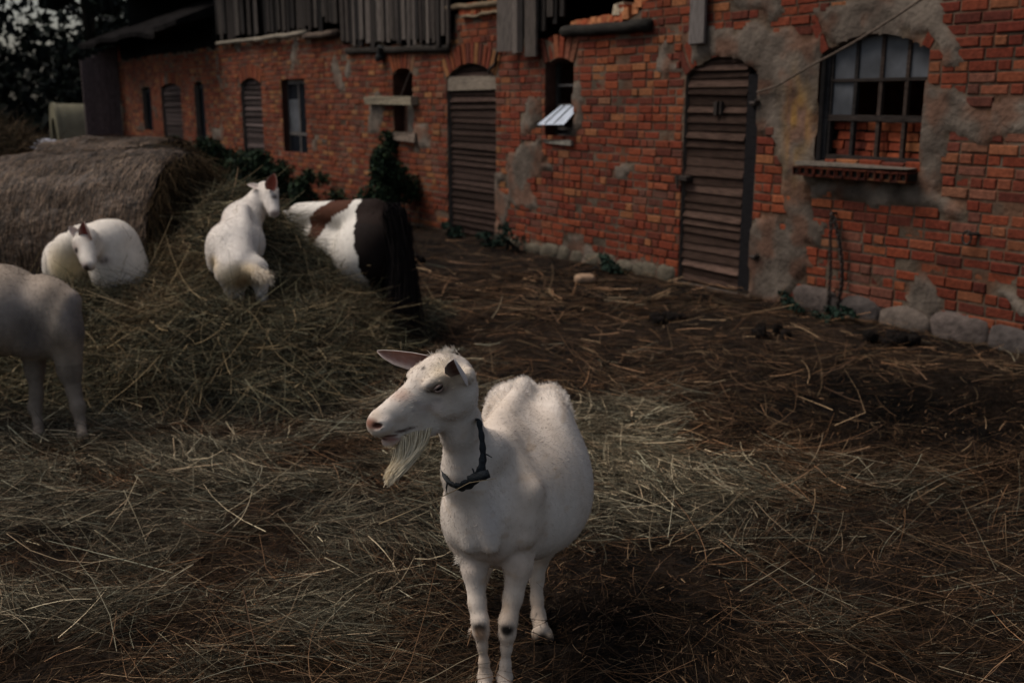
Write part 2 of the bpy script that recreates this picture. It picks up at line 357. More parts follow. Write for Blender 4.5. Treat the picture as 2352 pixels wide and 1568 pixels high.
s3 = strands(R3, D3, L3, RNG.uniform(.003, .006, n), .75, 6, .1, pick([(.22, .17, .10), (.26, .19, .105), (.17, .15, .09)], n, .4), curl=RNG.normal(0, 1, (n, 3)))
V, Fq, C = joinm([(V, Fh, cb), (V2, F2, C2), s3])
tag(mesh_np('hay_heap', V, Fq, 'straw', None, C), 'loose tangled heap of greenish brown hay that the animals feed from', 'hay heap')

# ---- round bales
def bale(face, axis, L, R, label, seed, dip=0):
    ax = np.array([axis[0], axis[1], 0]); ax /= np.linalg.norm(ax); side = np.array([-ax[1], ax[0], 0]); c = np.array([*face, R*.93])
    root = tag(empty('round_hay_bale', (c[0], c[1], 0)), label, 'hay bale', 'round hay bales'); o0 = np.array([c[0], c[1], 0])
    nu, nv = 90, 160; U, T, Fg = grid(np.linspace(0, L, nu), np.linspace(0, 2*math.pi, nv))
    rr = R*(1-.05*np.exp(-U/.05)-.10*np.clip(U-.5, 0, 9)**2)+(fbm(T*R*2, U, .3, seed)-.5)*.07+(fbm(T*R*.6, U*6, .2, seed+1)-.5)*.03-dip*np.exp(-((U-.75)/.3)**2)
    P = c-ax*U[..., None]+side*(np.cos(T)*rr)[..., None]+np.array([0, 0, 1])*(np.sin(T)*rr)[..., None]; P[..., 2] = np.maximum(P[..., 2], 0)
    P = P.reshape(-1, 3)-o0
    s = fbm(U*20, T*1.2, .6, seed+3).ravel()[:, None]; C = np.array([.03, .022, .017])*(1-s)+np.array([.12, .085, .063])*s
    n = 30000; u = RNG.uniform(0, L, n); t = RNG.uniform(-.3, math.pi+.6, n); r = np.interp(u, [0, .05, L], [R*.97, R, R])-R*.10*np.clip(u-.5, 0, 9)**2+(fbm(t*R*2, u, .3, seed)-.5)*.07-dip*np.exp(-((u-.75)/.3)**2)+.006
    Q = c-o0-ax*u[:, None]+side*(np.cos(t)*r)[:, None]+np.array([0, 0, 1])*(np.sin(t)*r)[:, None]
    D = side*(-np.sin(t))[:, None]+np.array([0, 0, 1])*np.cos(t)[:, None]+RNG.normal(0, .07, (n, 3))
    wd_ = side*(np.cos(t))[:, None]+np.array([0, 0, 1])*np.sin(t)[:, None]
    st = strands(Q, D, RNG.uniform(.03, .10, n), RNG.uniform(.0022, .0055, n), .2, 2, 0, pick([(.165, .105, .068), (.10, .064, .042), (.045, .03, .021), (.022, .016, .012), (.215, .145, .093)], n), wdir=wd_)
    V, Fq, C = joinm([(P, Fg, C), st]); mesh_np('net_wrap', V, Fq, 'net', root, C)
    # the open end: coiled loose hay
    RR, T, Fg = grid(np.linspace(0.01, 1, 24), np.linspace(0, 2*math.pi, 90)); r_ = RR*R*.985
    P = c+ax*((fbm(RR*3+T, T, .4, seed+7)-.5)*.08+.01-.03*RR**6)[..., None]+side*(np.cos(T)*r_)[..., None]+np.array([0, 0, 1])*(np.sin(T)*r_)[..., None]; P[..., 2] = np.maximum(P[..., 2], 0); P = P.reshape(-1, 3)-o0
    C = np.tile([.015, .012, .009], (len(P), 1))
    n = 9000; q = np.sqrt(RNG.random(n))*R; t = RNG.uniform(0, 6.283, n)
    Q = c-o0+ax*RNG.uniform(0, .05, n)[:, None]+side*(np.cos(t)*q)[:, None]+np.array([0, 0, 1])*(np.sin(t)*q)[:, None]; Q[:, 2] = np.maximum(Q[:, 2], 0)
    D = side*(-np.sin(t))[:, None]+np.array([0, 0, 1])*np.cos(t)[:, None]+RNG.normal(0, .45, (n, 3))+ax*RNG.uniform(0, .8, n)[:, None]-np.array([0, 0, .7])
    st = strands(Q, D, RNG.uniform(.06, .26, n), RNG.uniform(.002, .005, n), .5, 3, .2, pick([(.09, .058, .03), (.05, .035, .02), (.022, .018, .012), (.13, .085, .045)], n)*.65)
    V, Fq, C = joinm([(P, Fg, C), st]); mesh_np('open_end', V, Fq, 'straw', root, C)
    return root
fc = at(440, 590, 7.35)
bale((fc[0], fc[1]), (.987, -.16), 1.9, .655, 'large net wrapped round hay bale with its ragged open end facing the hay heap', 100, .02)
bale((-2.90, 8.85), (.96, -.28), 1.15, .675, 'round hay bale standing farther back, its pale top showing over the nearer bale', 130)
b0 = at(358, 352, 8.25); n = 5000; a = RNG.uniform(0, 6.28, n); q = np.sqrt(RNG.random(n)); P = np.stack([np.cos(a)*q*.30, np.sin(a)*q*.25, (1-q**2)*.085*RNG.random(n)-.02], 1)
st = strands(P, np.stack([np.cos(a+1.6), np.sin(a+1.6), 0*a], 1)+RNG.normal(0, .3, (n, 3))*[1, 1, .3], RNG.uniform(.05, .16, n), RNG.uniform(.004, .008, n), .3, 3, .1, pick([(.02, .016, .012), (.035, .026, .018), (.05, .035, .02)], n))
bb = Body(); bb.ell((0, 0, -.03), (.31, .26, .09)); v, f = bb.mesh(.02); V, Fq, C = joinm([(v, f, np.tile([.02, .016, .012], (len(v), 1))), st])
o = tag(mesh_np('bale_gap_shade', V, Fq, 'straw', None, C), 'flat dark hay lump standing in for the shaded gap between the bales', 'gap shade'); o.location = b0  # added lump, its dark colours stand in for shade between the bales
# far heap of hay + sheet at the left edge
p0 = at(-10, 372, 10.5)
n = 9000; a = RNG.uniform(0, 6.28, n); q = np.sqrt(RNG.random(n)); hh = (1-q**2)
bb = Body(); bb.ell((0, 0, 0), (.75, .6, .98)); v, f = bb.mesh(.06); P = np.stack([np.cos(a)*q*.75, np.sin(a)*q*.6, np.sqrt(hh)*.98], 1)
st = strands(P, RNG.normal(0, 1, (n, 3)), RNG.uniform(.1, .3, n), RNG.uniform(.004, .008, n), .4, 3, .1, pick([(.12, .08, .045), (.08, .055, .035), (.05, .04, .025)], n))
V, Fq, C = joinm([(v, f, np.tile([.04, .03, .02], (len(v), 1))), st]); V[:, 2] = np.maximum(V[:, 2], -.1)
o = tag(mesh_np('old_hay_heap', V, Fq, 'straw', None, C), 'brown heap of old hay at the far left behind the bales', 'hay heap'); o.location = (p0[0], p0[1], .35)
p0 = at(95, 345, 10.8); X, Y, Fg = grid(np.linspace(-.52, .42, 40), np.linspace(-.4, .4, 30))
Z = .12*(1-(X/.55)**2)-.15*np.abs(Y)+(fbm(X, Y, .2, 5)-.5)*.05-.12*np.clip(X, 0, 1)
V = np.stack([X, Y, Z], -1).reshape(-1, 3); Vb = V-[0, 0, .012]; nf = len(V)
bs = Body(); bs.ell((0, 0, -.6), (.62, .5, .62)); v, f = bs.mesh(.05)
root = tag(empty('covered_stack', tuple(p0)), 'low stack half covered by a crumpled white plastic sheet', 'covered stack')
mesh_np('plastic_sheet', np.concatenate([V, Vb]), np.concatenate([Fg, Fg[:, ::-1]+nf]), 'sheet', root, None, True)
v = v[:, :]; v[:, 2] = np.minimum(v[:, 2], -.03-.15*np.abs(v[:, 1])); v[:, 2] = np.maximum(v[:, 2], -p0[2]); vv = v; mesh_np('stack_body', vv, f, 'straw', root, np.tile([.05, .04, .03], (len(v), 1)), True)

# ================================================================== BARN
barn = tag(empty('brick_barn', tuple(BO), math.atan2(BX[1], BX[0])), 'long low old red brick stable with crumbling plaster and boarded hayloft above', 'barn')
# openings: kind, s0, s1, z0, zspring, rise
SE, SW = -21.6, 4.9
def opening(pl, pr, ytop, ybot, risepx=0, pm=None):
    s0, s1 = S(pl), S(pr); pm = (pl+pr)/2 if pm is None else pm
    zt = wl(pm, ytop)[1]; zb = wl(pm, ybot)[1]; r = 0 if not risepx else wl(pm, ytop)[1]-wl(pm, ytop+risepx)[1]
    return [s0, s1, max(zb, 0), zt-r, r]
OP = dict(
    big=opening(1880, 2124, 78, 377, 42, 2005), wa=opening(1251, 1316, 134, 320, 14), wb=opening(903, 948, 157, 305, 12),
    wc=opening(647, 701, 179, 352, 0), wd=opening(447, 469, 187, 338, 6), we=opening(327, 347, 200, 300, 4),
    d4=opening(1572, 1741, 131, 700, 42), d3=opening(1026, 1138, 146, 600, 32), d2=opening(554, 601, 179, 480, 14), d1=opening(371, 416, 192, 420, 10))
def topz(s):
    xs = [SE, S(510), S(512), S(780), S(795), S(1040), S(1045), S(1165), S(1170), S(1300), S(1310), S(1430), S(1470), S(1515), SW]
    zs = [2.62, 2.62, 2.66, 2.56, 2.40, 2.27, 2.62, 2.60, 2.25, 2.2, 2.30, 2.32, 2.42, 3.4, 3.4]
    return np.interp(s, xs, zs)
def excl(z, pad=0):
    out = []
    for s0, s1, z0, zs, r in OP.values():
        if z0-pad < z < zs: out.append((s0, s1))
        elif r and zs <= z < zs+r+pad:
            h = (s1-s0)/2; m = (s0+s1)/2; w = h*math.sqrt(max(0, 1-max(0, z-zs-(pad if pad else 0))/(r))) if not pad else h+.02
            out.append((m-w, m+w))
    return out
def pip(s, z, poly):
    ins = np.zeros(s.shape, bool); n = len(poly)
    for i in range(n):
        (x1, y1), (x2, y2) = poly[i], poly[(i+1) % n]
        c = (y1 > z) != (y2 > z); xx = (x2-x1)*(z-y1)/((y2-y1) if y2 != y1 else 1e-9)+x1; ins ^= c & (s < xx)
    return ins
PL = [[(1742, 60), (1800, 75), (1880, 95), (1878, 240), (1880, 330), (1858, 378), (1850, 430), (1818, 440), (1800, 470), (1795, 430), (1790, 360), (1775, 300), (1745, 305)],
      [(1575, 135), (1590, 75), (1645, 70), (1700, 62), (1760, 60), (1765, 150), (1740, 142), (1700, 122), (1650, 120), (1600, 128)],
      [(1880, 92), (1870, 20), (2000, -30), (2160, -30), (2165, 60), (2200, 110), (2150, 125), (2130, 90), (2060, 72), (2000, 70), (1940, 80)],
      [(2112, 262), (2165, 258), (2180, 330), (2160, 430), (2120, 440), (2105, 400)],
      [(1722, 520), (1790, 505), (1825, 560), (1830, 640), (1812, 690), (1720, 690)],
      [(1795, 470), (1850, 440), (1870, 500), (1900, 520), (1890, 560), (1850, 570), (1810, 520)],
      [(1860, 430), (2110, 400), (2170, 430), (2200, 480), (2180, 500), (2120, 460), (1990, 455), (1870, 450)],
      [(1500, 150), (1530, 100), (1562, 160), (1540, 170)], [(1160, 375), (1215, 330), (1248, 325), (1240, 400), (1215, 440), (1240, 475), (1180, 480)],
      [(1208, 230), (1240, 215), (1250, 280), (1205, 290)], [(1315, 200), (1335, 200), (1330, 300), (1315, 310)],
      [(1130, 520), (1160, 510), (1180, 570), (1130, 590)], [(1170, 565), (1300, 560), (1400, 590), (1490, 610), (1560, 640), (1560, 670), (1300, 640), (1160, 600)],
      [(1300, 545), (1340, 540), (1350, 585), (1320, 590)], [(950, 280), (985, 290), (990, 340), (950, 345)], [(2280, 660), (2352, 680), (2352, 720), (2300, 700)],
      [(2150, 100), (2190, 90), (2200, 140), (2160, 150)], [(1000, 60), (1035, 62), (1036, 75), (1000, 72)], [(740, 470), (790, 470), (790, 520), (740, 510)]]
PLs = [[wl(*p) for p in q] for q in PL]; PLb = [(min(a for a, _ in q)-.3, max(a for a, _ in q)+.3) for q in PLs]
def plaster(s, z):
    s = np.atleast_1d(np.asarray(s, float)); z = np.atleast_1d(np.asarray(z, float)); s2 = s+(fbm(s, z, .22, 200)-.5)*.22; z2 = z+(fbm(s, z, .18, 210)-.5)*.2
    m = np.zeros(s.shape, bool)
    for q, (a, b) in zip(PLs, PLb):
        k = (s > a) & (s < b)
        if k.any(): m[k] |= pip(s2[k], z2[k], q)
    m |= (fbm(s, z, .55, 220) > .745); return m
# mortar sheet
def lines(lo, hi, step, fixed):
    g = list(np.arange(lo, hi, step)); out = [v for v in g if all(abs(v-f) > step*.4 for f in fixed)]+[f for f in fixed if lo <= f <= hi]
    return np.array(sorted(set(out)))
sf = [v for o_ in OP.values() for v in (o_[0], o_[1])]; sg = np.concatenate([lines(SE, -5, .06, [v for v in sf if v < -5]), lines(-5, SW+.001, .03, [v for v in sf if v >= -5])])
zg = lines(-.1, 3.4, .03, [v for o_ in OP.values() for v in (o_[2], o_[3])] if 0 else [])
Sg, Zg, Fm = grid(sg, zg); Zg = Zg.copy(); hole = np.zeros(Sg.shape, bool)
for s0, s1, z0, zs, r in OP.values():
    for i in np.where((sg >= s0-1e-6) & (sg <= s1+1e-6))[0]:
        u = (sg[i]-(s0+s1)/2)/((s1-s0)/2); zt = zs+r*(1-u*u)
        for zz in (z0, zt):
            j = np.argmin(abs(zg-zz)); Zg[i, j] = zz
Zg = np.minimum(Zg, topz(Sg)+(vnoise(Sg, Sg*0, .13, 5)-.5)*.09)
pm = plaster(Sg.ravel(), Zg.ravel()).reshape(Sg.shape)
Yg = np.where(pm, -.008-.012*fbm(Sg, Zg, .3, 230), .0075)+(fbm(Sg, Zg, .07, 231)-.5)*.012
cs = Sg.ravel()[Fm].mean(1); cz = Zg.ravel()[Fm].mean(1); keep = np.ones(len(Fm), bool)
for s0, s1, z0, zs, r in OP.values():
    u = (cs-(s0+s1)/2)/((s1-s0)/2); keep &= ~((abs(u) < 1) & (cz > z0) & (cz < zs+r*(1-u*u)))
zmx = Zg.ravel()[Fm]; keep &= (zmx.max(1)-zmx.min(1)) > .002
nA = fbm(Sg, Zg, .5, 240).ravel()[:, None]; nB = fbm(Sg, Zg, .12, 241).ravel()[:, None]; nn = np.clip((nA*.6+nB*.4-.3)*2.5, 0, 1)
C = np.array([.070, .055, .044])*(1-nn)+np.array([.165, .134, .108])*nn; rd = np.clip((fbm(Sg, Zg, .16, 245, 3)-.48)*4, 0, .75).ravel()[:, None]; C = C*(1-rd)+C*np.array([1.15, .72, .58])*rd; C[~pm.ravel()] = C[~pm.ravel()]*.72*np.array([1.08, 1, .9])
sx, zx = wl(1832, 290); g_ = np.exp(-((Sg-sx)/.13)**2-((Zg-zx)/.33)**2).ravel()*np.clip((fbm(Sg*2.2, Zg*.7, .12, 250).ravel()-.35)*3.5, 0, 1); C = C*(1-g_[:, None]*.8)+np.array([.27, .15, .035])*g_[:, None]*.8
V = np.stack([Sg, Yg, Zg], -1).reshape(-1, 3); mesh_np('plaster_and_mortar', V, Fm[keep][:, ::-1].copy(), 'mortar', barn, C, True)
# bricks
PB = np.array([(.23, .046, .021), (.27, .062, .026), (.19, .034, .018), (.30, .088, .038), (.16, .028, .018), (.22, .048, .024), (.09, .022, .018), (.33, .13, .056), (.25, .056, .025), (.22, .042, .021), (.20, .038, .02), (.12, .03, .022)])
def brickcol(s, z):
    c = PB[RNG.integers(0, len(PB))].copy()
    if s < -3.5: c = c*np.array([1.0, 1.18, 1.1])*.95
    if s > 1.9: c = c*np.array([.82, .78, .9])
    wsh = fbm(s, z, .6, 260)
    if wsh > .54 and RNG.random() < .5: q_ = RNG.uniform(.1, .5); c = c*(1-q_)+np.array([.14, .105, .085])*q_
    if wsh < .36: c *= .8
    return (c*.72+np.array([.19, .050, .024])*.28)*np.array([.96, .98, .94])*RNG.uniform(.84, 1.12)*.82
bk = MB(); p = .0765; z = .04; ci = 0
while z < 3.35:
    zc = z+.033; ex = sorted(excl(zc, .0)+[(m0-.0, m1+.0) for m0, m1 in []]); arch = []
    for nme, (s0, s1, z0, zs, r) in OP.items():
        if r and nme not in ('we', 'wd'):
            h = (s1-s0)/2; m = (s0+s1)/2; top = zs+r
            R0 = (h*h+r*r)/(2*r); cz_ = top-R0; Ro = R0+.235
            if zs-.02 < zc < top+.235:
                ww = math.sqrt(max(0, Ro*Ro-(zc-cz_)**2)); ww = min(ww, h+.06); arch.append((m-ww, m+ww))
    ex = sorted(ex+arch); s = SE+(ci % 2)*.06; hdr = ci % 2
    edges = []; cur = SE
    for a, b in ex:
        if a > cur: edges.append((cur, a))
        cur = max(cur, b)
    edges.append((cur, SW))
    for a, b in edges:
        s = a
        first = True
        while s < b-.03:
            L = RNG.choice([.205, .10], p=[.8, .2]) if not hdr else RNG.choice([.10, .205], p=[.6, .4])
            if first and ci % 2: L = .10
            first = False
            if b-(s+L) < .06: L = min(L, b-s)
            if s+L > b: L = b-s
            mid = s+L/2
            if zc < float(topz(mid))-.03+(vnoise(mid, 0, .2, 9)-.5)*.12 and L > .03:
                pmk = plaster(mid, zc)[0]
                if (not pmk or RNG.random() < .035) and RNG.random() > .006:
                    pro = RNG.normal(0, .0035)-(.012 if pmk else 0); sag = (fbm(mid, zc, 1.2, 270)-.5)*.02
                    tilt = RNG.normal(0, .006)
                    j = RNG.normal(0, .0025, 4)
                    x0, x1 = s+.006+j[0], s+L-.006+j[1]; zz0, zz1 = z+.005+j[2]+sag, z+.068+j[3]+sag; e = .006; yf = pro
                    Vb = [[x0+e, yf, zz0+e], [x1-e, yf, zz0+e+tilt*L], [x1-e, yf, zz1-e+tilt*L], [x0+e, yf, zz1-e], [x0, yf+.007, zz0], [x1, yf+.007, zz0+tilt*L], [x1, yf+.007, zz1+tilt*L], [x0, yf+.007, zz1],
                          [x0, .06, zz0], [x1, .06, zz0], [x1, .06, zz1], [x0, .06, zz1]]
                    bk.add(Vb, [[0, 1, 2, 3], [4, 5, 1, 0], [5, 6, 2, 1], [6, 7, 3, 2], [7, 4, 0, 3], [8, 9, 5, 4], [9, 10, 6, 5], [10, 11, 7, 6], [11, 8, 4, 7]], brickcol(mid, zc))
            s += L
    z += p; ci += 1
for nme, (s0, s1, z0, zs, r) in OP.items():                 # brick arches
    if not r or nme in ('we', 'wd'): continue
    h = (s1-s0)/2; m = (s0+s1)/2; R0 = (h*h+r*r)/(2*r); cz_ = zs+r-R0; a0 = math.asin(min(1, h/R0)); nb = max(4, int(2*a0*R0/.08))
    for i in range(nb):
        a = -a0+(i+.5)*2*a0/nb; ss = m+math.sin(a)*(R0+.12); zz = cz_+math.cos(a)*(R0+.12)
        if plaster(ss, zz)[0] and RNG.random() > .12: continue
        if zz > topz(ss)+.1: continue
        R = rotm('Y', a); w_ = a0*R0/nb-.006; hh = .115
        bk.box((ss-w_, -.003+RNG.normal(0, .004), zz-hh), (ss+w_, .06, zz+hh), brickcol(ss, zz)*1.02, .002, R)
bk.build('brickwork', 'brick', barn)
# reveals
for nme, (s0, s1, z0, zs, r) in OP.items():
    rv = MB()
    n = 14 if r else 1; us = np.linspace(-1, 1, n+1); h = (s1-s0)/2; m = (s0+s1)/2; dpt = .34
    top = [(m+u*h, zs+r*(1-u*u)) for u in us]; ring = [(s0, z0)]+top+[(s1, z0)]
    V = [(a, yy, b) for yy in (.008, dpt) for a, b in ring]; k = len(ring)
    c = (.06, .028, .02) if nme in ('wa', 'wb', 'wc') else (.12, .10, .085)
    rv.add(V, [[i, (i+1) % k, k+(i+1) % k, k+i] for i in range(k)], c); rv.build('opening_reveal', 'mortar', barn)
# interior shell, far gable, rear wall, roof
it = MB(); D_ = 7.5
it.add([(SE, .34, -.1), (SW, .34, -.1), (SW, D_, -.1), (SE, D_, -.1), (SE, .34, 4.2), (SW, .34, 4.2), (SW, D_, 4.2), (SE, D_, 4.2)], [[0, 1, 2, 3], [3, 2, 6, 7], [0, 3, 7, 4], [1, 5, 6, 2], [4, 7, 6, 5]])
it.build('dark_interior', 'dark', barn)
ou = MB(); ou.box((SE-.02, .02, -.1), (SE+.2, D_+.2, 3.), (.28, .07, .035)); ou.box((SW-.2, .02, -.1), (SW+.02, D_+.2, 4.2), (.28, .07, .035)); ou.box((SE+.2, D_, -.1), (SW-.2, D_+.2, 4.2), (.28, .07, .035)); ou.build('outer_walls', 'mortar', barn)
rf = MB()
e0 = S(508)
def slab(s0, s1, pts, th=.08):
    V = [(s, y, z+dz) for s in (s0, s1) for dz in (0, th) for y, z in pts]; k = len(pts)
    Fc = []
    for i in range(k-1): Fc += [[i, i+1, 2*k+i+1, 2*k+i], [k+i, 3*k+i, 3*k+i+1, k+i+1]]
    Fc += [list(range(k))+[k+i for i in range(k)][::-1], [2*k+i for i in range(k)][::-1]+[3*k+i for i in range(k)], [0, 2*k, 3*k, k], [k-1, 2*k-1, 4*k-1, 3*k-1]]
    rf.add(V, Fc)
slab(e0-.1, SW+.5, [(-.45, 4.15), (D_/2, 6.9), (D_+.6, 4.15)])
# old low roof over the far part, its edge ragged and sagging
ss = np.linspace(S(268), e0-.1, 40); zE = 2.93+.05*np.sin(ss*1.3)+.03*np.sin(ss*4.1); V = []; Fc = []
for i, (s_, z_) in enumerate(zip(ss, zE)):
    yo = -.75+.12*math.sin(s_*2.3)
    V += [(s_, yo, z_), (s_, yo, z_+.09), (s_, 3., z_+1.6), (s_, 3., z_+1.5), (s_, 0.05, z_+.2)]
    if i:
        a, b = (i-1)*5, i*5
        for u, v in ((0, 1), (1, 2), (2, 3), (3, 4), (4, 0)): Fc.append([a+u, a+v, b+v, b+u])
Fc += [[0, 1, 2, 3, 4], [b+4, b+3, b+2, b+1, b]]; rf.add(V, Fc)
rf.box((S(268), 0.03, 2.55), (e0-.1, .2, 3.2)); rf.build('roof', 'roof', barn)
gl = MB()
for (a, b) in ((SE+.0, e0),): gl.box((e0-.05, .05, 2.4), (e0+.05, D_, 4.2))
gl.build('loft_end_wall', 'dark', barn)
# hayloft boards
WB = [(.048, .038, .033), (.032, .026, .023), (.07, .057, .049), (.016, .013, .012), (.12, .10, .087)]
def boards(pl, pr, zb, w=.12, gap=.1, y=-.03, dens=1., zt=4.15, cm=1., jit=.06):
    mb = MB(); s = S(pl); e = S(pr)
    while s < e:
        ww = w*RNG.uniform(.45, 1.25)
        if RNG.random() < dens:
            zb_ = float(np.interp(s, [S(pl), e], zb))+RNG.normal(0, jit); yy = y+RNG.uniform(-.02, .015); c = np.array(WB[RNG.integers(0, 5)])*cm*RNG.uniform(.8, 1.15)
            mb.box((s, yy-.012, zb_), (s+ww, yy+.012, zt), c, .004, rotm('Y', RNG.normal(0, .013))@rotm('Z', RNG.normal(0, .12)))
        s += ww+RNG.uniform(.0, gap)
    return mb
boards(512, 785, (2.78, 2.68), .13, .03, -.02, .93, cm=.62, jit=.04).build('loft_boards', 'woodv', barn)
boards(796, 1042, (2.42, 2.30), .10, .012, -.05, 1, cm=1.05, jit=.03).build('loft_boards', 'woodv', barn)
boards(1168, 1228, (2.18, 2.12), .2, .03, -.09, 1, cm=1.25, jit=.04).build('loft_boards', 'woodv', barn)
boards(1230, 1300, (2.36, 2.40), .13, .09, -.04, 1, cm=.75, jit=.05).build('loft_boards', 'woodv', barn)
mb = MB(); mb.box((S(1592), -.075, 2.08), (S(1624), -.045, 4.15), np.array((.16, .14, .13)), .004); mb.build('hanging_board', 'woodv', barn)
def beam(a, b, r, c, name='beam', y=-.06, flat=1., wob=.01, mt='wood'):
    sa, za = wl(*a); sb, zb = wl(*b); t = np.linspace(0, 1, 9)[:, None]; P = np.array([sa, y, za])*(1-t)+np.array([sb, y, zb])*t; P[1:-1] += RNG.normal(0, wob, (7, 3))
    mb = MB(); mb.tube(P, r, 8, c, flat, (0, 0, 1)); return mb.build(name, mt, barn, True)
beam((508, 101), (640, 86), .045, (.20, .175, .14), 'wall_plate', -.07, .8, .007); beam((600, 92), (716, 76), .045, (.22, .19, .15), 'wall_plate', -.09, .9, .007); beam((712, 86), (782, 76), .075, (.10, .075, .06), 'wall_plate', -.06, .7, .01)
beam((800, 118), (1036, 112), .05, (.035, .03, .026), 'bottom_rail', -.01)
beam((1000, 20), (1165, 8), .035, (.16, .12, .08), 'loose_lath', -.02); beam((1065, 40), (1168, 26), .02, (.2, .15, .10), 'loose_lath', -.03)
beam((1300, 74), (1500, 58), .055, (.03, .027, .024), 'bottom_rail', -.03); beam((1128, 168), (1168, 72), .018, (.02, .018, .016), 'iron_strut', -.03, mt='iron')
beam((885, 108), (880, 140), .06, (.03, .03, .03), 'joist_end', -.05)
# loose bricks lying on the wall head
for i in range(44):
    px = RNG.uniform(1310, 1560); s_ = S(px); z_ = float(topz(s_))+.04+(RNG.random()*.10 if px > 1400 else 0); c = PB[[3, 7, 7, 1, 3][i % 5]]*(1.25 if i % 7 else 1)
    if i % 9 == 0: c = np.array([.42, .34, .24])
    mb = MB(); mb.box((s_-.05, .0, z_-.05), (s_+.05, .12, z_+.05), c, .006); mb.build('loose_brick', 'brick', barn)
for i in range(26):
    px = RNG.uniform(1060, 1165); s_ = S(px); z_ = float(topz(s_))+.03; mb = MB(); mb.box((s_-.05, -.01, z_-.06), (s_+.05, .12, z_+.06), PB[[3, 7, 1][i % 3]]*1.1, .006); mb.build('loose_brick', 'brick', barn)
# doors
def door(key, name, n, leaf1=1., col=(.06, .042, .036), var=.35, y=.1, lbl=None, z0=None, top_pale=False, sag=0.):
    s0, s1, zb, zs, r = OP[key]; h = (s1-s0)/2; m = (s0+s1)/2; zb = .02 if z0 is None else z0; s1l = s0+(s1-s0)*leaf1
    root = empty(name, (s0, 0, 0)); root.parent = barn
    if lbl: root['label'] = lbl
    mb = MB(); ph = (zs+r-zb)/n; z = zb
    for i in range(n):
        hgt = ph*RNG.uniform(.8, 1.2); zt = min(z+hgt, zs+r-.01); zc = zt
        w = h if zc <= zs else h*math.sqrt(max(.0, 1-(zc-zs)/max(r, 1e-6)))
        w2 = h if zt <= zs else h*math.sqrt(max(.0, 1-(zt-zs)/max(r, 1e-6))); w = h if z <= zs else h*math.sqrt(max(.0, 1-(z-zs)/max(r, 1e-6)))
        a, b = max(m-w, s0+.012), min(m+w, s1l)
        if b-a > .05 and zt > z:
            c = np.array(col)*RNG.uniform(1-var, 1+var)*(1+.6*(RNG.random() < .22)); a += RNG.uniform(0, .008); b -= RNG.uniform(0, .014)
            R = rotm('X', -RNG.uniform(.08, .55)); tl = RNG.normal(0, .010)+sag*(1-(z-zb)/2)
            mb.box((a-s0, y-.014, z), (b-s0, y+.014, zt+.012), c, .003, R@rotm('Y', tl if w2 == h else 0))
            if w2 < h:
                q = mb.V[-1]; lo_, hi_ = max(m-w2, s0+.012)-s0, min(m+w2, s1l)-s0
                q[4:, 0] = np.clip(q[4:, 0], lo_, hi_); q[[4, 7], 0] = lo_; q[[5, 6], 0] = hi_
        z = zt
        if z >= zs+r-.012: break
    mb.build('leaf_boards', 'wood', root)
    mb = MB(); mb.box((.01, y+.03, zb), (s1-s0-.01, y+.05, zs+r*.2), (.012, .01, .01))
    mb.box((s1l-s0+.004, y-.03, 0), (s1-s0-.004, y+.06, zs), (.014, .013, .014), .002) if leaf1 < 1 else None
    mb.build('door_frame', 'wood', root)
    if top_pale: mb = MB(); zz = wl(1083, 192)[1]; mb.box((.01, y-.05, zz-.075), (s1-s0-.01, y-.015, zz+.075), (.2, .165, .13), .006); mb.build('lintel_board', 'wood', root)
    return root
d4 = door('d4', 'plank_door', 27, .835, (.056, .035, .027), .55, .05, 'narrow arched door of ragged horizontal planks with a dark post', sag=.0)
mb = MB(); s_, z_ = wl(1563, 408); s_ -= OP['d4'][0]; mb.box((s_-.03, -.04, z_-.02), (s_+.12, .05, z_+.02), (.03, .02, .02), .004); mb.tube([(s_, -.03, z_-.1), (s_, -.04, z_+.03)], .012, 6); mb.build('latch', 'iron', d4)
mb = MB(); s_, z_ = wl(1648, 250); s_ -= OP['d4'][0]; mb.box((s_-.045, .0, z_-.05), (s_-.01, .04, z_+.06), (.01, .01, .01), .003); mb.box((s_+.02, .0, z_-.05), (s_+.04, .04, z_+.06), (.01, .01, .01), .003); mb.build('handle', 'iron', d4)
for yy in (238, 590):
    mb = MB(); s_, z_ = wl(1735, yy); s_ -= OP['d4'][0]; mb.tube([(s_-.05, .0, z_), (s_+.03, -.03, z_), (s_+.05, -.03, z_+.03)], .02, 6); mb.build('hinge', 'iron', d4)
door('d3', 'plank_door', 27, .96, (.034, .022, .018), .4, .07, 'dark boarded door with a pale board under its arch', top_pale=True)
door('d2', 'plank_door', 22, 1, (.045, .034, .032), .4, .08); door('d1', 'plank_door', 18, 1, (.045, .034, .032), .4, .08)
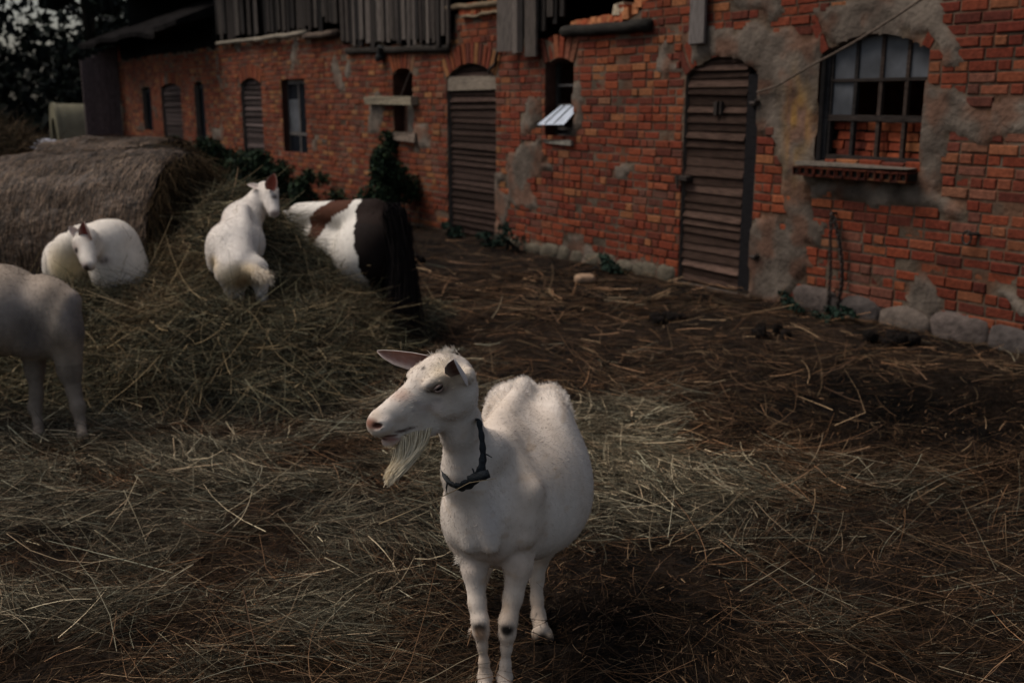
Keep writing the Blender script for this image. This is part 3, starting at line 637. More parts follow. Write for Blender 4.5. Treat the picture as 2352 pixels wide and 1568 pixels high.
# windows
def win(key, name='window'):
    o_ = OP[key]; r = empty(name, (o_[0], 0, 0)); r.parent = barn; return r, o_[1]-o_[0], o_
r, W_, o_ = win('big'); zs, z0, rr = o_[3], o_[2], o_[4]; y = .20
r['label'] = 'large arched window, half of its panes gone and its foot bricked up'
zlo = wl(2000, 272)[1]; zmd = wl(2000, 183)[1]; ztop = lambda u: zs+rr*(1-u*u)
y = .075; f = MB(); xs = [.055, .055+(W_-.05)*.26, .05+(W_-.05)*.52, .05+(W_-.05)*.77, W_-.01]
f.box((.0, y-.02, z0), (.05, y+.05, ztop(-.85)), (.018, .018, .02), .003)
for i, x in enumerate(xs):
    t = .018 if i in (0, 4) else .014; f.box((x-t, y-.015, z0+.02), (x+t, y+.02, ztop(x/W_*2-1)), (.028, .025, .024) if i < 2 else (.05, .036, .03), .001)
for zz, t in ((z0+.03, .02), (zlo, .022), (zmd, .012)): f.box((xs[0], y-.02, zz-t), (xs[4], y+.015, zz+t), (.035, .028, .025), .001)
f.build('window_frame', 'wood', r)
for i in range(4):
    mb = MB(); a, b = xs[i]+.014, xs[i+1]-.014; mb.add([(a, y, zmd+.012), (b, y, zmd+.012), (b, y, ztop(b/W_*2-1)), (a, y, ztop(a/W_*2-1)), (a, y+.004, zmd+.012), (b, y+.004, zmd+.012), (b, y+.004, ztop(b/W_*2-1)), (a, y+.004, ztop(a/W_*2-1))], [[0, 1, 2, 3], [7, 6, 5, 4], [0, 4, 5, 1], [1, 5, 6, 2], [2, 6, 7, 3], [3, 7, 4, 0]]); mb.build('pane', 'pane', r)
mb = MB(); mb.box((xs[0]+.014, y, zlo+.022), (xs[1]-.014, y+.004, zmd-.012)); mb.build('pane', 'pane', r)
mb = MB(); z = z0+.02; k = 0
while z < zlo-.03:
    x = .10-(k % 2)*.06
    while x < W_-.02:
        l = RNG.choice([.13, .2]); mb.box((max(x, .06), y+.05+RNG.normal(0, .004), z+.006), (min(x+l-.012, W_), y+.14, z+.062), brickcol(1.5, z)*1.25, .003); x += l
    z += .07; k += 1
mb.build('brick_infill', 'brick', r)
mb = MB(); mb.box((.09, y+.075, z0), (W_, y+.16, zlo-.01), (.02, .018, .016)); mb.build('infill_mortar', 'mortar', r)
mb = MB(); sa, zz = wl(1845, 398); sb, _ = wl(2106, 400); a, b = sa-o_[0], sb-o_[0]; x = a
mb.box((a, -.10, z0-.035), (b, .2, z0-.005), (.12, .10, .082), .006)
while x < b-.02:
    l = RNG.uniform(.058, .07); dz = RNG.normal(0, .006)-.02*(x-a); zq = z0-.04
    for (u0, u1, w0, w1) in ((0, l, -.07, -.055), (0, l, -.012, 0), (0, .012, -.055, -.012), (l-.012, l, -.055, -.012)): mb.box((x+u0, -.13+RNG.normal(0, .004), zq+w0), (x+u1-.003, .0, zq+w1), brickcol(1, 1)*.38, .001)
    mb.box((x, -.11, zq-.06), (x+l, .0, zq-.01), (.015, .012, .01)); x += l+.004
mb.build('window_sill', 'brick', r)
r, W_, o_ = win('wa'); z0, zs = o_[2], o_[3]; y = .16
f = MB(); wd_ = (.11, .10, .095); z1, z2, z3, z4 = wl(1283, 196)[1], wl(1283, 242)[1], wl(1283, 286)[1], wl(1283, 296)[1]
f.box((.0, y-.02, z0), (.045, y+.02, zs+.05), (.03, .028, .026)); f.box((W_-.03, y-.02, z0), (W_-.003, y+.02, zs), wd_)
for zz in (z1, z2, z4, z0+.03): f.box((.045, y-.02, zz-.014), (W_-.03, y+.02, zz+.014), wd_, .002)
f.box((W_*.66-.01, y-.018, z0+.03), (W_*.66+.01, y+.018, z4-.014), wd_); f.build('window_frame', 'wood', r)
mb = MB(); mb.box((W_*.6, y, z1+.014), (W_-.03, y+.004, zs+.02)); mb.build('pane', 'pane', r)
mb = MB(); mb.box((.05, y, z0+.044), (W_-.035, y+.004, z4-.014)); mb.build('pane', 'paneblack', r)
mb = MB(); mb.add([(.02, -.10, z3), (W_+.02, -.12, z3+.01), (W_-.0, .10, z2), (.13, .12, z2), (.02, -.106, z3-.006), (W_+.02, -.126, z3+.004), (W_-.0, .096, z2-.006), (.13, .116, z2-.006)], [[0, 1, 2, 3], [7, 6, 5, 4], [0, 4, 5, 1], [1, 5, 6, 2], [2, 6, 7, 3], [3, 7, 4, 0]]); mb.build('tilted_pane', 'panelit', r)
mb = MB()
for t0 in (.3, .62): mb.tube([(.02+t0*W_, -.116, z3+.01), (.1+t0*(W_-.08), .10, z2+.004)], .006, 5, (.1, .1, .1))
mb.build('glazing_bar', 'wood', r)
mb = MB(); mb.box((.0, -.04, z0-.05), (W_+.02, .2, z0-.005), (.2, .18, .15), .008); mb.build('window_sill', 'stone', r)
r, W_, o_ = win('wb'); z0 = o_[2]; mb = MB(); zz = wl(905, 231)[1]; sa = wl(851, 231)[0]-o_[0]; sb = wl(960, 231)[0]-o_[0]
mb.box((sa, -.10, zz-.055), (sb, .0, zz+.05), (.26, .22, .16), .008); mb.build('cross_board', 'wood', r)
mb = MB(); mb.box((W_*.45, .1, z0), (W_, .2, z0+.42), (.11, .095, .08), .01); mb.box((0, .16, z0), (W_*.5, .24, z0+.35), (.1, .05, .035), .01); mb.build('infill_blocks', 'stone', r)
mb = MB(); mb.box((-.2, -.05, z0-.09), (W_+.15, .2, z0-.01), (.12, .09, .07), .02); mb.build('window_sill', 'stone', r)
mb = MB(); mb.tube([(W_*.3, .03, zz+.05), (W_*.8, .05, zz+.4)], .012, 5, (.12, .09, .08)); mb.build('loose_stick', 'wood', r)
for key, cc in (('wc', (.10, .09, .085)), ('wd', (.02, .02, .02)), ('we', (.02, .02, .02))):
    r, W_, o_ = win(key); z0, zs = o_[2], o_[3]; f = MB(); y = .1
    f.box((0.003, y, z0), (.06, y+.04, zs), np.array(cc)*.5); f.box((W_-.06, y, z0), (W_-.003, y+.04, zs), np.array(cc)*.5); f.box((.06, y, zs-.09), (W_-.06, y+.04, zs-.003), np.array(cc)*1.8)
    if key == 'wc':
        f.box((W_*.5-.025, y, z0), (W_*.5+.025, y+.04, zs-.09), cc); zc = wl(674, 308)[1]; f.box((.06, y, zc-.025), (W_-.06, y+.04, zc+.025), cc)
    f.build('window_frame', 'wood', r)
    mb = MB(); mb.box((.06, y+.015, z0), (W_-.06, y+.02, zs-.09)); mb.build('pane', 'paneblack', r)
    if key == 'wc': mb = MB(); mb.box((.065, y+.006, zc+.03), (W_*.5-.03, y+.012, zc+.55)); mb.build('pane', 'pane', r)
# boarded panel standing out from the far corner
mb = MB()
for i in range(6): mb.box((SE-.04, -.90+i*.15, .0), (SE+.0, -.90+i*.15+.143, 2.42+.075*(i+3)*.9), np.array((.12, .09, .088))*RNG.uniform(.85, 1.1), .002)
mb.build('end_panel', 'woodv', barn)
# fieldstone plinth
def rock(mb, c, r, col, seed):
    th = np.linspace(0, 2*math.pi, 17)[:-1]; ph = np.linspace(-1.45, 1.45, 9); V = []
    for q in ph:
        for t in th:
            d = np.array([math.cos(t)*math.cos(q), math.sin(t)*math.cos(q), math.sin(q)]); d = np.sign(d)*np.abs(d)**.62
            n = 1+(vnoise(d[0]*2+seed*9, d[1]*2+d[2]*2, 1, seed)-.5)*.28; V.append(np.array(c)+d*np.array(r)*n)
    F = [[i*16+j, i*16+(j+1) % 16, (i+1)*16+(j+1) % 16, (i+1)*16+j] for i in range(8) for j in range(16)]+[list(range(16))[::-1], [8*16+j for j in range(16)]]
    mb.add(V, F, col)
s_ = .85; i = 0
while s_ < SW:
    l = RNG.uniform(.3, .46); hgt = RNG.uniform(.13, .17); mb = MB(); rock(mb, (s_+l/2, .045, .02), (l*.53, .10, hgt+.015), np.array([(.105, .082, .072), (.085, .07, .064), (.12, .095, .078)][i % 3])*.8*(.75 if s_ < 1.6 else 1), 300+i); mb.build('fieldstone', 'stone', barn, True); s_ += l; i += 1
s_ = -3.4
while s_ < -.6:
    l = RNG.uniform(.2, .4); mb = MB(); rock(mb, (s_+l/2, .05, .02), (l*.55, .09, RNG.uniform(.06, .12)), (.085, .072, .052), 340+i); mb.build('fieldstone', 'stone', barn, True); s_ += l; i += 1
# ================================================================== ANIMALS
WHITE = (.64, .565, .495)
def flowfn(f):
    f = np.array(f, float)
    return lambda P: np.tile(f, (len(P), 1))
def animal(name, label, cat, body, res, base, sp, org, nf, L, flow, W=.0016, lift=.3, group=None, colfn=None, rl=2, mask=None):
    V, Fq = body.mesh(res); V = relax(V, Fq, rl, .5)
    N, _ = vnormals(V, Fq)
    if (N*(V-V.mean(0))).sum() < 0: Fq = Fq[:, ::-1].copy()
    C = spots(V, base, sp)
    if colfn is not None: C = colfn(V, C)
    C = C*(.93+.14*fbm(V[:, 0]*9+V[:, 2]*7, V[:, 1]*9, .8, 5))[:, None]
    root = tag(empty(name, tuple(org)), label, cat, group); org = np.array(org, float)
    mesh_np('body', V-org, Fq, 'fur', root, C, True)
    if nf:
        v, f, c = fur(V-org, Fq, C, nf, L, lambda P: flow(P+org), W, lift, (lambda c_: mask(c_+org)) if mask else None)
        mesh_np('coat', v, f, 'fur', root, c)
    return root, V, Fq, C
def ear(parent, org, base, tip, width, nrm, cin, cout, name='ear', cup=.35, fold=0):
    base, tip, nrm = [np.array(a, float) for a in (base, tip, nrm)]; ax = tip-base; L = np.linalg.norm(ax); ax /= L; nrm = nrm-nrm.dot(ax)*ax; nrm /= np.linalg.norm(nrm); sd = np.cross(ax, nrm)
    nu, nv = 18, 11; U, Vv, Fg = grid(np.linspace(0, 1, nu), np.linspace(-1, 1, nv))
    wv = width*.5*np.interp(U, [0, .15, .4, .7, .9, 1], [.5, .8, 1, .78, .42, .06])
    P = base+ax*(U*L)[..., None]+sd*(Vv*wv)[..., None]+nrm*((Vv**2)*wv*cup*2-.0+fold*U*U*L)[..., None]
    P = P.reshape(-1, 3)-org; q = P-nrm*.004*(1-np.abs(Vv.ravel())[:, None]*.6); n = len(P)
    ein = np.clip(1.15-np.abs(Vv.ravel())**3-.2*(U.ravel() > .93), 0, 1)[:, None]*(.8+.4*vnoise(U.ravel()*20, Vv.ravel()*9, 1, 3)[:, None])
    Cn = np.concatenate([np.array(cin)*ein+np.array(cout)*(1-np.clip(ein, 0, 1)), np.tile(cout, (n, 1))])
    k = nu*nv; idx = np.arange(k).reshape(nu, nv); rim = np.concatenate([idx[:, 0], idx[-1, 1:], idx[::-1, -1][1:], idx[0, ::-1][1:]]); rq = np.stack([rim[:-1], rim[1:], rim[1:]+k, rim[:-1]+k], 1)
    return mesh_np(name, np.concatenate([P, q]), np.concatenate([Fg, Fg[:, ::-1]+k, rq[:, ::-1]]), 'fur', parent, Cn, True)
def sphere(name, c, r, mt, parent, colfn, n=24):
    U, T, Fg = grid(np.linspace(-math.pi/2+.001, math.pi/2-.001, n//2), np.linspace(0, 2*math.pi, n)); d = np.stack([np.cos(U)*np.cos(T), np.cos(U)*np.sin(T), np.sin(U)], -1).reshape(-1, 3)
    return mesh_np(name, np.array(c)+d*r, Fg, mt, parent, colfn(d), True)

# ---------------------------------------------------------------- the goat in front
g = Body(); A = at
hd0 = A(1033, 868, 2.44)                              # skull centre
f_ = np.array([-.79, -.45, -.40]); f_ /= np.linalg.norm(f_); l_ = np.cross([0, 0, 1], f_); l_ /= np.linalg.norm(l_); u_ = np.cross(f_, l_); HB = np.stack([f_, l_, u_])
def hp(f, l, u): return hd0+f_*f+l_*l+u_*u
HS = 1.24
def h(f, l, u): return hp(f*1.08, l*HS, u*HS)
g.ell(h(.0, 0, .0), np.array([.050, .046, .047])*HS, HB, k=.02)
g.ell(h(.035, 0, .026), np.array([.045, .040, .030])*HS, HB, k=.025)
g.ell(h(.008, 0, .034), np.array([.028, .022, .018])*HS, HB, k=.02)
g.cone(h(.03, 0, .002), h(.180, 0, .0), .046*HS, .0265*HS, k=.025, ax=l_, f=.85)
g.cone(h(.02, 0, -.046), h(.165, 0, -.034), .042*HS, .0235*HS, k=.025, ax=l_, f=.72); g.ell(h(.075, 0, -.064), np.array([.06, .022, .022])*HS, HB, k=.025)
g.ell(h(.196, 0, -.004), np.array([.024, .0255, .024])*HS, HB, k=.014)
g.ell(h(.182, 0, -.045), np.array([.024, .019, .0145])*HS, HB, k=.008)
for sgn in (1, -1):
    g.ell(h(.025, sgn*.034, -.032), np.array([.042, .017, .034])*HS, HB, k=.02)
    g.ell(h(.050, sgn*.040, .032), np.array([.026, .012, .012])*HS, HB, k=.014)
    g.ell(h(.047, sgn*.045, .018), np.array([.016, .013, .013])*HS, HB, k=.008)
    g.ell(h(.190, sgn*.022, -.002), np.array([.018, .008, .014])*HS, HB, k=.008)
    g.ell(h(.208, sgn*.021, .004), np.array([.014, .008, .0040])*HS, HB, k=.004, sub=True)
    g.cone(h(.218, sgn*.006, -.030), h(.18, sgn*.0225, -.030), .0036, .0034, k=.005, sub=True); g.cone(h(.18, sgn*.0225, -.030), h(.138, sgn*.0255, -.038), .0034, .002, k=.005, sub=True)
    g.ell(h(.052, sgn*.056, .018), np.array([.013, .012, .0085])*HS, HB, k=.005, sub=True)
g.cone(h(.005, .03, -.03), h(.03, .04, .0), .02, .012, k=.02)
g.cone(h(-.02, .036, .006), h(-.02, .052, .010), .026, .021, k=.012)
# neck
g.cone(h(-.005, 0, -.035), A(1052, 985, 2.47), .047, .043, k=.03)
g.cone(A(1052, 975, 2.47), A(1066, 1085, 2.51), .043, .049, k=.03)
g.cone(A(1066, 1085, 2.51), A(1098, 1190, 2.56), .049, .08, k=.05)
g.cone(A(1080, 960, 2.50), A(1108, 1060, 2.60), .024, .040, k=.04)
g.cone(A(1112, 1040, 2.58), A(1160, 1040, 2.72), .06, .075, k=.05)
# trunk
g.ell(A(1112, 1175, 2.62), (.112, .12, .135), k=.05)                       # breast
g.ell(A(1077, 1180, 2.66), (.069, .11, .125), k=.04); g.ell(A(1178, 1165, 2.66), (.085, .12, .15), k=.04)   # shoulders
g.cone(A(1118, 1225, 2.58), A(1150, 1262, 2.62), .065, .05, k=.04)
yw = np.array([.17, 1, 0])/1.014
Bb = np.stack([[.986, -.168, 0], [.168, .986, 0], [0, 0, 1]])
g.ell(A(1204, 1088, 2.87), (.196, .30, .190), Bb, k=.06)                  # barrel
g.ell(A(1215, 1150, 2.84), (.180, .24, .150), Bb, k=.06)
g.cone(A(1150, 1010, 2.74), A(1203, 938, 3.08), .065, .075, k=.04); g.cone(A(1142, 984, 2.70), A(1200, 887, 3.05), .026, .021, k=.035)          # spine
g.cone(A(1201, 886, 3.05), A(1208, 892, 3.22), .021, .022, k=.025)
g.ell(A(1205, 982, 3.08), (.130, .12, .09), k=.03)
g.cone(A(1150, 932, 3.04), A(1168, 960, 3.16), .038, .055, k=.035); g.cone(A(1260, 930, 3.06), A(1248, 960, 3.18), .038, .055, k=.035)
g.ell(A(1272, 975, 2.98), (.055, .14, .09), k=.05); g.ell(A(1165, 985, 3.15), (.08, .11, .15), k=.05); g.ell(A(1262, 985, 3.17), (.075, .10, .15), k=.05)
g.cone(A(1212, 900, 3.27), A(1222, 925, 3.36), .022, .012, k=.02)
# folds of the breast and shoulder
g.cone(A(1040, 1095, 2.53), A(1080, 1250, 2.50), .020, .022, k=.022); g.cone(A(1098, 1120, 2.49), A(1128, 1255, 2.49), .020, .020, k=.022)
g.cone(A(1160, 1010, 2.66), A(1215, 1130, 2.58), .026, .030, k=.03); g.cone(A(1215, 1130, 2.58), A(1200, 1230, 2.56), .032, .035, k=.03)
g.ell(A(1150, 1255, 2.55), (.028, .03, .03), k=.03)
# withers hollow between spine and shoulder blade
g.cone(A(1165, 1005, 2.72), A(1195, 1080, 2.70), .022, .030, k=.05)
def leg(B, pts, k=.018, ax=None, f=1):
    for (a, ra), (b, rb) in zip(pts[:-1], pts[1:]): B.cone(a, b, ra, rb, k=k, ax=ax, f=f)
def hoof(B, c, r, d, h_=.03):
    d = np.array(d, float); d /= np.linalg.norm(d); s_ = np.array([-d[1], d[0], 0])
    for sg in (1, -1): B.cone(c+s_*r*.42*sg+np.array([0, 0, h_*.6])-d*r*.1, c+s_*r*.5*sg+d*r*.55+np.array([0, 0, .010]), r*.50, r*.46, k=.006)
hLf, hRf = np.array([-.085, 2.47, .0]), np.array([-.018, 2.46, .0])
leg(g, [(A(1078, 1235, 2.60), 0.0510), (A(1090, 1310, 2.55), 0.0321), (A(1096, 1385, 2.52), 0.0222), (A(1103, 1425, 2.50), 0.0217), (A(1105, 1450, 2.50), 0.0200), (A(1108, 1482, 2.50), .0122), (A(1112, 1520, 2.50), .0122), (A(1114, 1553, 2.50), 0.0181), (A(1112, 1585, 2.47), 0.0150), (hLf+[0, 0, .035], .021)])
leg(g, [(A(1192, 1225, 2.62), 0.0582), (A(1190, 1300, 2.56), 0.0375), (A(1178, 1372, 2.53), 0.0249), (A(1167, 1425, 2.50), 0.0231), (A(1165, 1455, 2.50), 0.0213), (A(1163, 1488, 2.50), .0132), (A(1161, 1525, 2.50), .0128), (A(1160, 1555, 2.50), 0.0186), (A(1160, 1585, 2.47), 0.0154), (hRf+[0, 0, .035], .021)])
hoof(g, hLf, .03, (-.1, -1, 0)); hoof(g, hRf, .03, (0, -1, 0))
hRr = gp(1245, 1478)
leg(g, [(A(1255, 1120, 3.10), .09), (A(1262, 1210, 2.98), .065), (A(1236, 1290, 3.02), .029), (A(1233, 1330, 2.99), .0215), (A(1233, 1375, 2.95), .0185), (A(1237, 1415, 2.92), .021), (A(1242, 1440, 2.89), .020), (hRr+[0, .03, .03], .021)])
hoof(g, hRr+np.array([0, .03, 0]), .036, (.15, -1, 0))
hLr = gp(1096, 1478)
leg(g, [(A(1160, 1120, 3.08), .085), (A(1130, 1230, 2.98), .06), (A(1104, 1320, 3.02), .026), (A(1095, 1385, 3.0), .021), (A(1096, 1430, 2.95), .019), (hLr+[0, .03, .03], .02)]); hoof(g, hLr+np.array([0, .03, 0]), .034, (0, -1, 0))
PINK = (.42, .24, .18); GREY = (.12, .095, .085)
sp = [(h(.205, 0, .006), (.020, .033, .015), (.25, .125, .09), .4), (h(.205, .020, .004), (.012, .012, .008), (.10, .04, .03), .4), (h(.205, -.02, .004), (.012, .012, .008), (.10, .04, .03), .4),
      (h(.196, .02, -.036), (.030, .02, .007), (.30, .15, .12), .4), (h(.19, 0, -.046), (.03, .02, .009), (.42, .28, .23), .5),
      (h(.142, .027, -.0365), (.014, .02, .0032), (.07, .035, .03), .5), (h(.162, .025, -.033), (.020, .02, .004), (.07, .035, .03), .5), (h(.19, .018, -.030), (.02, .02, .004), (.09, .04, .03), .5), (h(.21, .008, -.030), (.018, .018, .004), (.10, .05, .04), .4),
      (h(.048, .05, .018), (.024, .024, .016), (.17, .115, .095), .7), (h(.046, -.05, .018), (.024, .024, .016), (.26, .18, .15), .6),
      (h(.070, .043, .016), (.012, .012, .005), (.10, .08, .07), .5), (h(.052, .05, .018), (.015, .016, .0075), (.07, .05, .04), .4),
      (h(.052, .012, .052), (.006, .006, .007), (.09, .08, .075), .6), (h(.067, .046, -.006), (.014, .014, .008), (.36, .31, .29), .6), (h(.125, .01, .028), (.022, .02, .012), (.52, .38, .31), .9),
      (h(.105, .035, .006), (.012, .012, .008), (.42, .37, .35), .8), (h(.12, .032, -.004), (.006, .006, .004), (.3, .26, .25), .8), (h(.085, .042, -.014), (.03, .02, .014), (.60, .52, .48), .9), (h(.01, .045, .05), (.03, .03, .03), (.66, .58, .46), .9),
      (A(1080, 1432, 2.47), (.001, .001, .001), GREY, .3)]
sp += [(A(1130, 1300, 2.5), (.10, .06, .05), (.50, .42, .36), .9), (A(1101, 1444, 2.475), (.019, .02, .016), (.035, .03, .027), .5), (A(1163, 1450, 2.47), (.022, .02, .017), (.025, .022, .02), .45), (A(1103, 1462, 2.47), (.018, .02, .02), (.42, .29, .2), .7)]
for c_ in (hLf, hRf, hRr+np.array([0, .02, 0]), hLr+np.array([0, .02, 0])): sp.append((c_+np.array([0, -.01, -.005]), (.05, .06, .035), (.035, .028, .024), .25))
sp += [(A(1120, 1200, 2.48), (.03, .05, .05), (.60, .54, .50), .9), (A(1030, 860, 2.37), (.04, .04, .025), (.70, .60, .46), .9)]
def flow_main(P):
    F_ = np.tile([.05, .25, -1.], (len(P), 1)); rel = (P-hd0); fr = rel@f_; m = (np.linalg.norm(rel, axis=1) < .26) & (P[:, 2] > .72) & (P[:, 1] < 2.6) & (rel@f_ > -.05)
    F_[m] = -f_+u_*.0+l_*.15*np.sign(rel[m]@l_)[:, None]-np.array([0, 0, .35]); back = P[:, 1] > 2.65; F_[back] = [.12, .7, -.6]; return F_
def fmask(c):
    rel = c-hd0; fr = rel@f_; m = np.ones(len(c)); m[(fr > .17)] = .25; m[(c[:, 2] < .3)] = .6; return m
def dirt(V, C):                                       # yellowish and muddy stains low on legs, belly and cheeks
    n1 = np.clip((fbm(V[:, 0]*1.3+V[:, 1], V[:, 2], .16, 501, 3)-.42)*2.2, 0, 1)*.55+np.clip((.42-V[:, 2])/.5, 0, .5)+np.clip((fbm(V[:, 0], V[:, 2]*1.5, .035, 505, 2)-.66)*3, 0, .5)
    n1 = np.clip(n1, 0, 1)[:, None]; return C*(1-n1)+C*np.array([.80, .70, .60])*n1
org = np.array([-.05, 2.62, 0])
goat, GV, GF, GC = animal('white_goat', 'white bearded goat with dark neck strap standing in the foreground, head turned left', 'goat', g, .0052, WHITE, sp, org, 110000, .0085, flow_main, .0011, .13, None, dirt, 2, fmask)
# long bristles on the crown, over the hips and at the elbow
def tuft(name, parent, org, P, D, L, W, col, droop=.2, bend=.3, nseg=4, var=.12):
    n = len(P); c = np.array(col)*RNG.uniform(1-var, 1+var, (n, 1)); v, f, cc = strands(P-np.array(org), D, L, np.full(n, W), bend, nseg, droop, c); return mesh_np(name, v, f, 'fur', parent, cc)
n = 800; P = h(.0, 0, .046)+RNG.normal(0, 1, (n, 1))*f_*.018+RNG.normal(0, 1, (n, 1))*l_*.016; tuft('crown_tuft', goat, org, P, u_+f_*.1+RNG.normal(0, .4, (n, 3)), RNG.uniform(.008, .019, n), .0012, (.74, .69, .62), 0)
n = 5000; k = (GV[:, 1] > 2.95) & (GV[:, 2] > .66); idx = np.where(k)[0]; Nn, _ = vnormals(GV, GF); i = RNG.choice(idx, n); tuft('hip_bristles', goat, org, GV[i]+RNG.normal(0, .003, (n, 3)), Nn[i]*.8+np.array([0, .3, -.1])+RNG.normal(0, .25, (n, 3)), RNG.uniform(.005, .012, n), .0010, (.68, .62, .56), 0)
n = 500; P = A(1068, 1275, 2.56)+RNG.normal(0, .008, (n, 3)); tuft('elbow_tuft', goat, org, P, np.array([-.8, 0, -.5])+RNG.normal(0, .3, (n, 3)), RNG.uniform(.01, .025, n), .001, (.7, .64, .56), .1)
# beard
n = 10000; t = RNG.random(n); b0_, b1_ = h(.172, 0, -.052), h(.096, 0, -.068); P = b0_*(1-t[:, None])+b1_*t[:, None]+l_*RNG.normal(0, .010, (n, 1))+np.array([0, 0, .014])
tip = A(899, 1110, 2.33); tgt = tip+np.stack([RNG.normal(0, .0045, n)+.036*(t-.3), RNG.normal(0, .010, n), RNG.uniform(-.006, .02, n)+.035*t], 1); Dv = tgt-P; L = np.linalg.norm(Dv, axis=1)*RNG.uniform(.8, 1.03, n)
Dv = Dv/np.linalg.norm(Dv, axis=1)[:, None]
tt = np.linspace(0, 1, 8); pts = P[:, None]+Dv[:, None]*(tt[None, :, None]*L[:, None, None])+(np.array([.014, 0, -.004])*np.ones((n, 1)))[:, None]*np.sin(tt*math.pi)[None, :, None]+RNG.normal(0, .0022, (n, 1, 3))*np.sin(tt*math.pi)[None, :, None]
w = np.cross(Dv, RNG.normal(0, 1, (n, 3))); w /= np.linalg.norm(w, axis=1)[:, None]; wt = (.0017*(1-.6*tt))[None, :, None]
V = np.stack([pts-w[:, None]*wt*.7, pts+w[:, None]*wt*.7], 2).reshape(-1, 3)-org; kk = 8
Fq = ((np.arange(n)*kk*2)[:, None, None]+(np.arange(kk-1)*2)[None, :, None]+np.array([0, 1, 3, 2])[None, None]).reshape(-1, 4)
cc = np.array([.72, .62, .45])*(1-tt[:, None]*.0)+0; C = np.repeat(np.tile(cc, (n, 1)), 2, 0)*np.repeat(RNG.uniform(.9, 1.08, n), kk*2)[:, None]
mesh_np('beard', V, Fq, 'fur', goat, C)
# ears, eyes
ear(goat, org, h(-.010, -.036, .026), A(866, 806, 2.50), .052, np.array([-.2, -1, -.25]), (.27, .15, .125), (.66, .58, .53), cup=.5)
ear(goat, org, h(-.018, .044, .004), A(1042, 826, 2.27), .060, np.array([-.45, -.85, -.2]), (.22, .13, .11), (.68, .61, .57), cup=.42)
eb = Body(); eb.cone(A(1060, 868, 2.36), A(1048, 888, 2.36), .022, .016, k=.01)
def eyec(d):
    C = np.tile([.07, .045, .028], (len(d), 1)); q = d@ED; a = d@u_; C[(q > .80) & (abs(a) < .32)] = (.008, .007, .008); C[q < .55] = (.10, .08, .07); return C
for sg in (1, -1):
    ED = l_*sg*.93+f_*.25; ED /= np.linalg.norm(ED); sphere('eye', h(.049, sg*.0435, .0175)-org, .0124, 'eye', goat, eyec)
    lid = Body(); mb = MB(); th = np.linspace(-1.25, 1.25, 12); cen = h(.049, sg*.0435, .0175)-org
    P = [cen+(ED*math.cos(t*.9)*.0122+f_*math.sin(t*.9)*.0135+u_*(.0058*math.cos(t)+.0005)) for t in th]; mb.tube(P, [.0022*math.cos(t*.9)+.0012 for t in th], 7, (.30, .22, .19)); 
    P = [cen+(ED*math.cos(t*.9)*.0122+f_*math.sin(t*.9)*.0135-u_*(.0062*math.cos(t))) for t in th]; mb.tube(P, [.0016*math.cos(t*.9)+.001 for t in th], 7, (.28, .2, .17)); mb.build('eyelid', 'fur', goat, True)
# collar: a knotted dark strap, sagging low on the throat
cp = [(1100, 966, 2.42), (1107, 1005, 2.41), (1110, 1045, 2.40), (1106, 1080, 2.385), (1082, 1108, 2.375), (1056, 1120, 2.385), (1030, 1108, 2.42), (1016, 1080, 2.50), (1024, 1035, 2.57), (1060, 980, 2.60), (1090, 958, 2.52)]
P = np.array([A(*c) for c in cp])-org; mb = MB(); Pc = np.concatenate([P, P[:1]]); t0 = np.arange(len(Pc)); tf = np.linspace(0, len(P), 90); Pf = np.stack([np.interp(tf, t0, Pc[:, i]) for i in range(3)], 1)
for _ in range(3): Pf[1:-1] = (Pf[:-2]+Pf[2:]+2*Pf[1:-1])/4
cen = P.mean(0); rad = Pf-cen; wv = np.interp(tf, [0, 2, 3, 4, 5, 6, 7, 9, 11], [.008, .010, .014, .019, .018, .013, .008, .008, .008])*(1+.15*np.sin(tf*9))
mb.tube(Pf, wv, 8, (.02, .02, .02), .40, up=rad/np.linalg.norm(rad, axis=1)[:, None]*1.)
kn = A(1108, 1092, 2.365)-org; mb.tube([kn+[-.035, .0, -.012], kn, kn+[.016, .0, .006]], [.011, .013, .011], 8); mb.tube([A(1085, 1075, 2.37)-org, A(1094, 1100, 2.365)-org], .0022, 5)
mb.tube([A(1104, 1046, 2.415)-org, A(1118, 1043, 2.40)-org, A(1130, 1050, 2.40)-org], [.003, .002, .001], 5); mb.tube([A(1105, 1055, 2.415)-org, A(1112, 1062, 2.40)-org], .002, 5)
mb.tube([A(1028, 1105, 2.43)-org, A(1025, 1120, 2.43)-org, A(1027, 1133, 2.43)-org], [.003, .0025, .0015], 5)
mb.build('collar', 'leather', goat, True)
mb = MB(); mb.tube([A(870, 1203, 2.33), A(960, 1165, 2.34), A(1040, 1128, 2.36), A(1078, 1108, 2.345), A(1140, 1098, 2.36)], [.0014, .0015, .0014, .0012, .0006], 5, (.33, .25, .15)); tag(mb.build('straw_stalk', 'straw'), 'long stray straw stalk caught under the neck strap of the bearded goat', 'straw stalk')

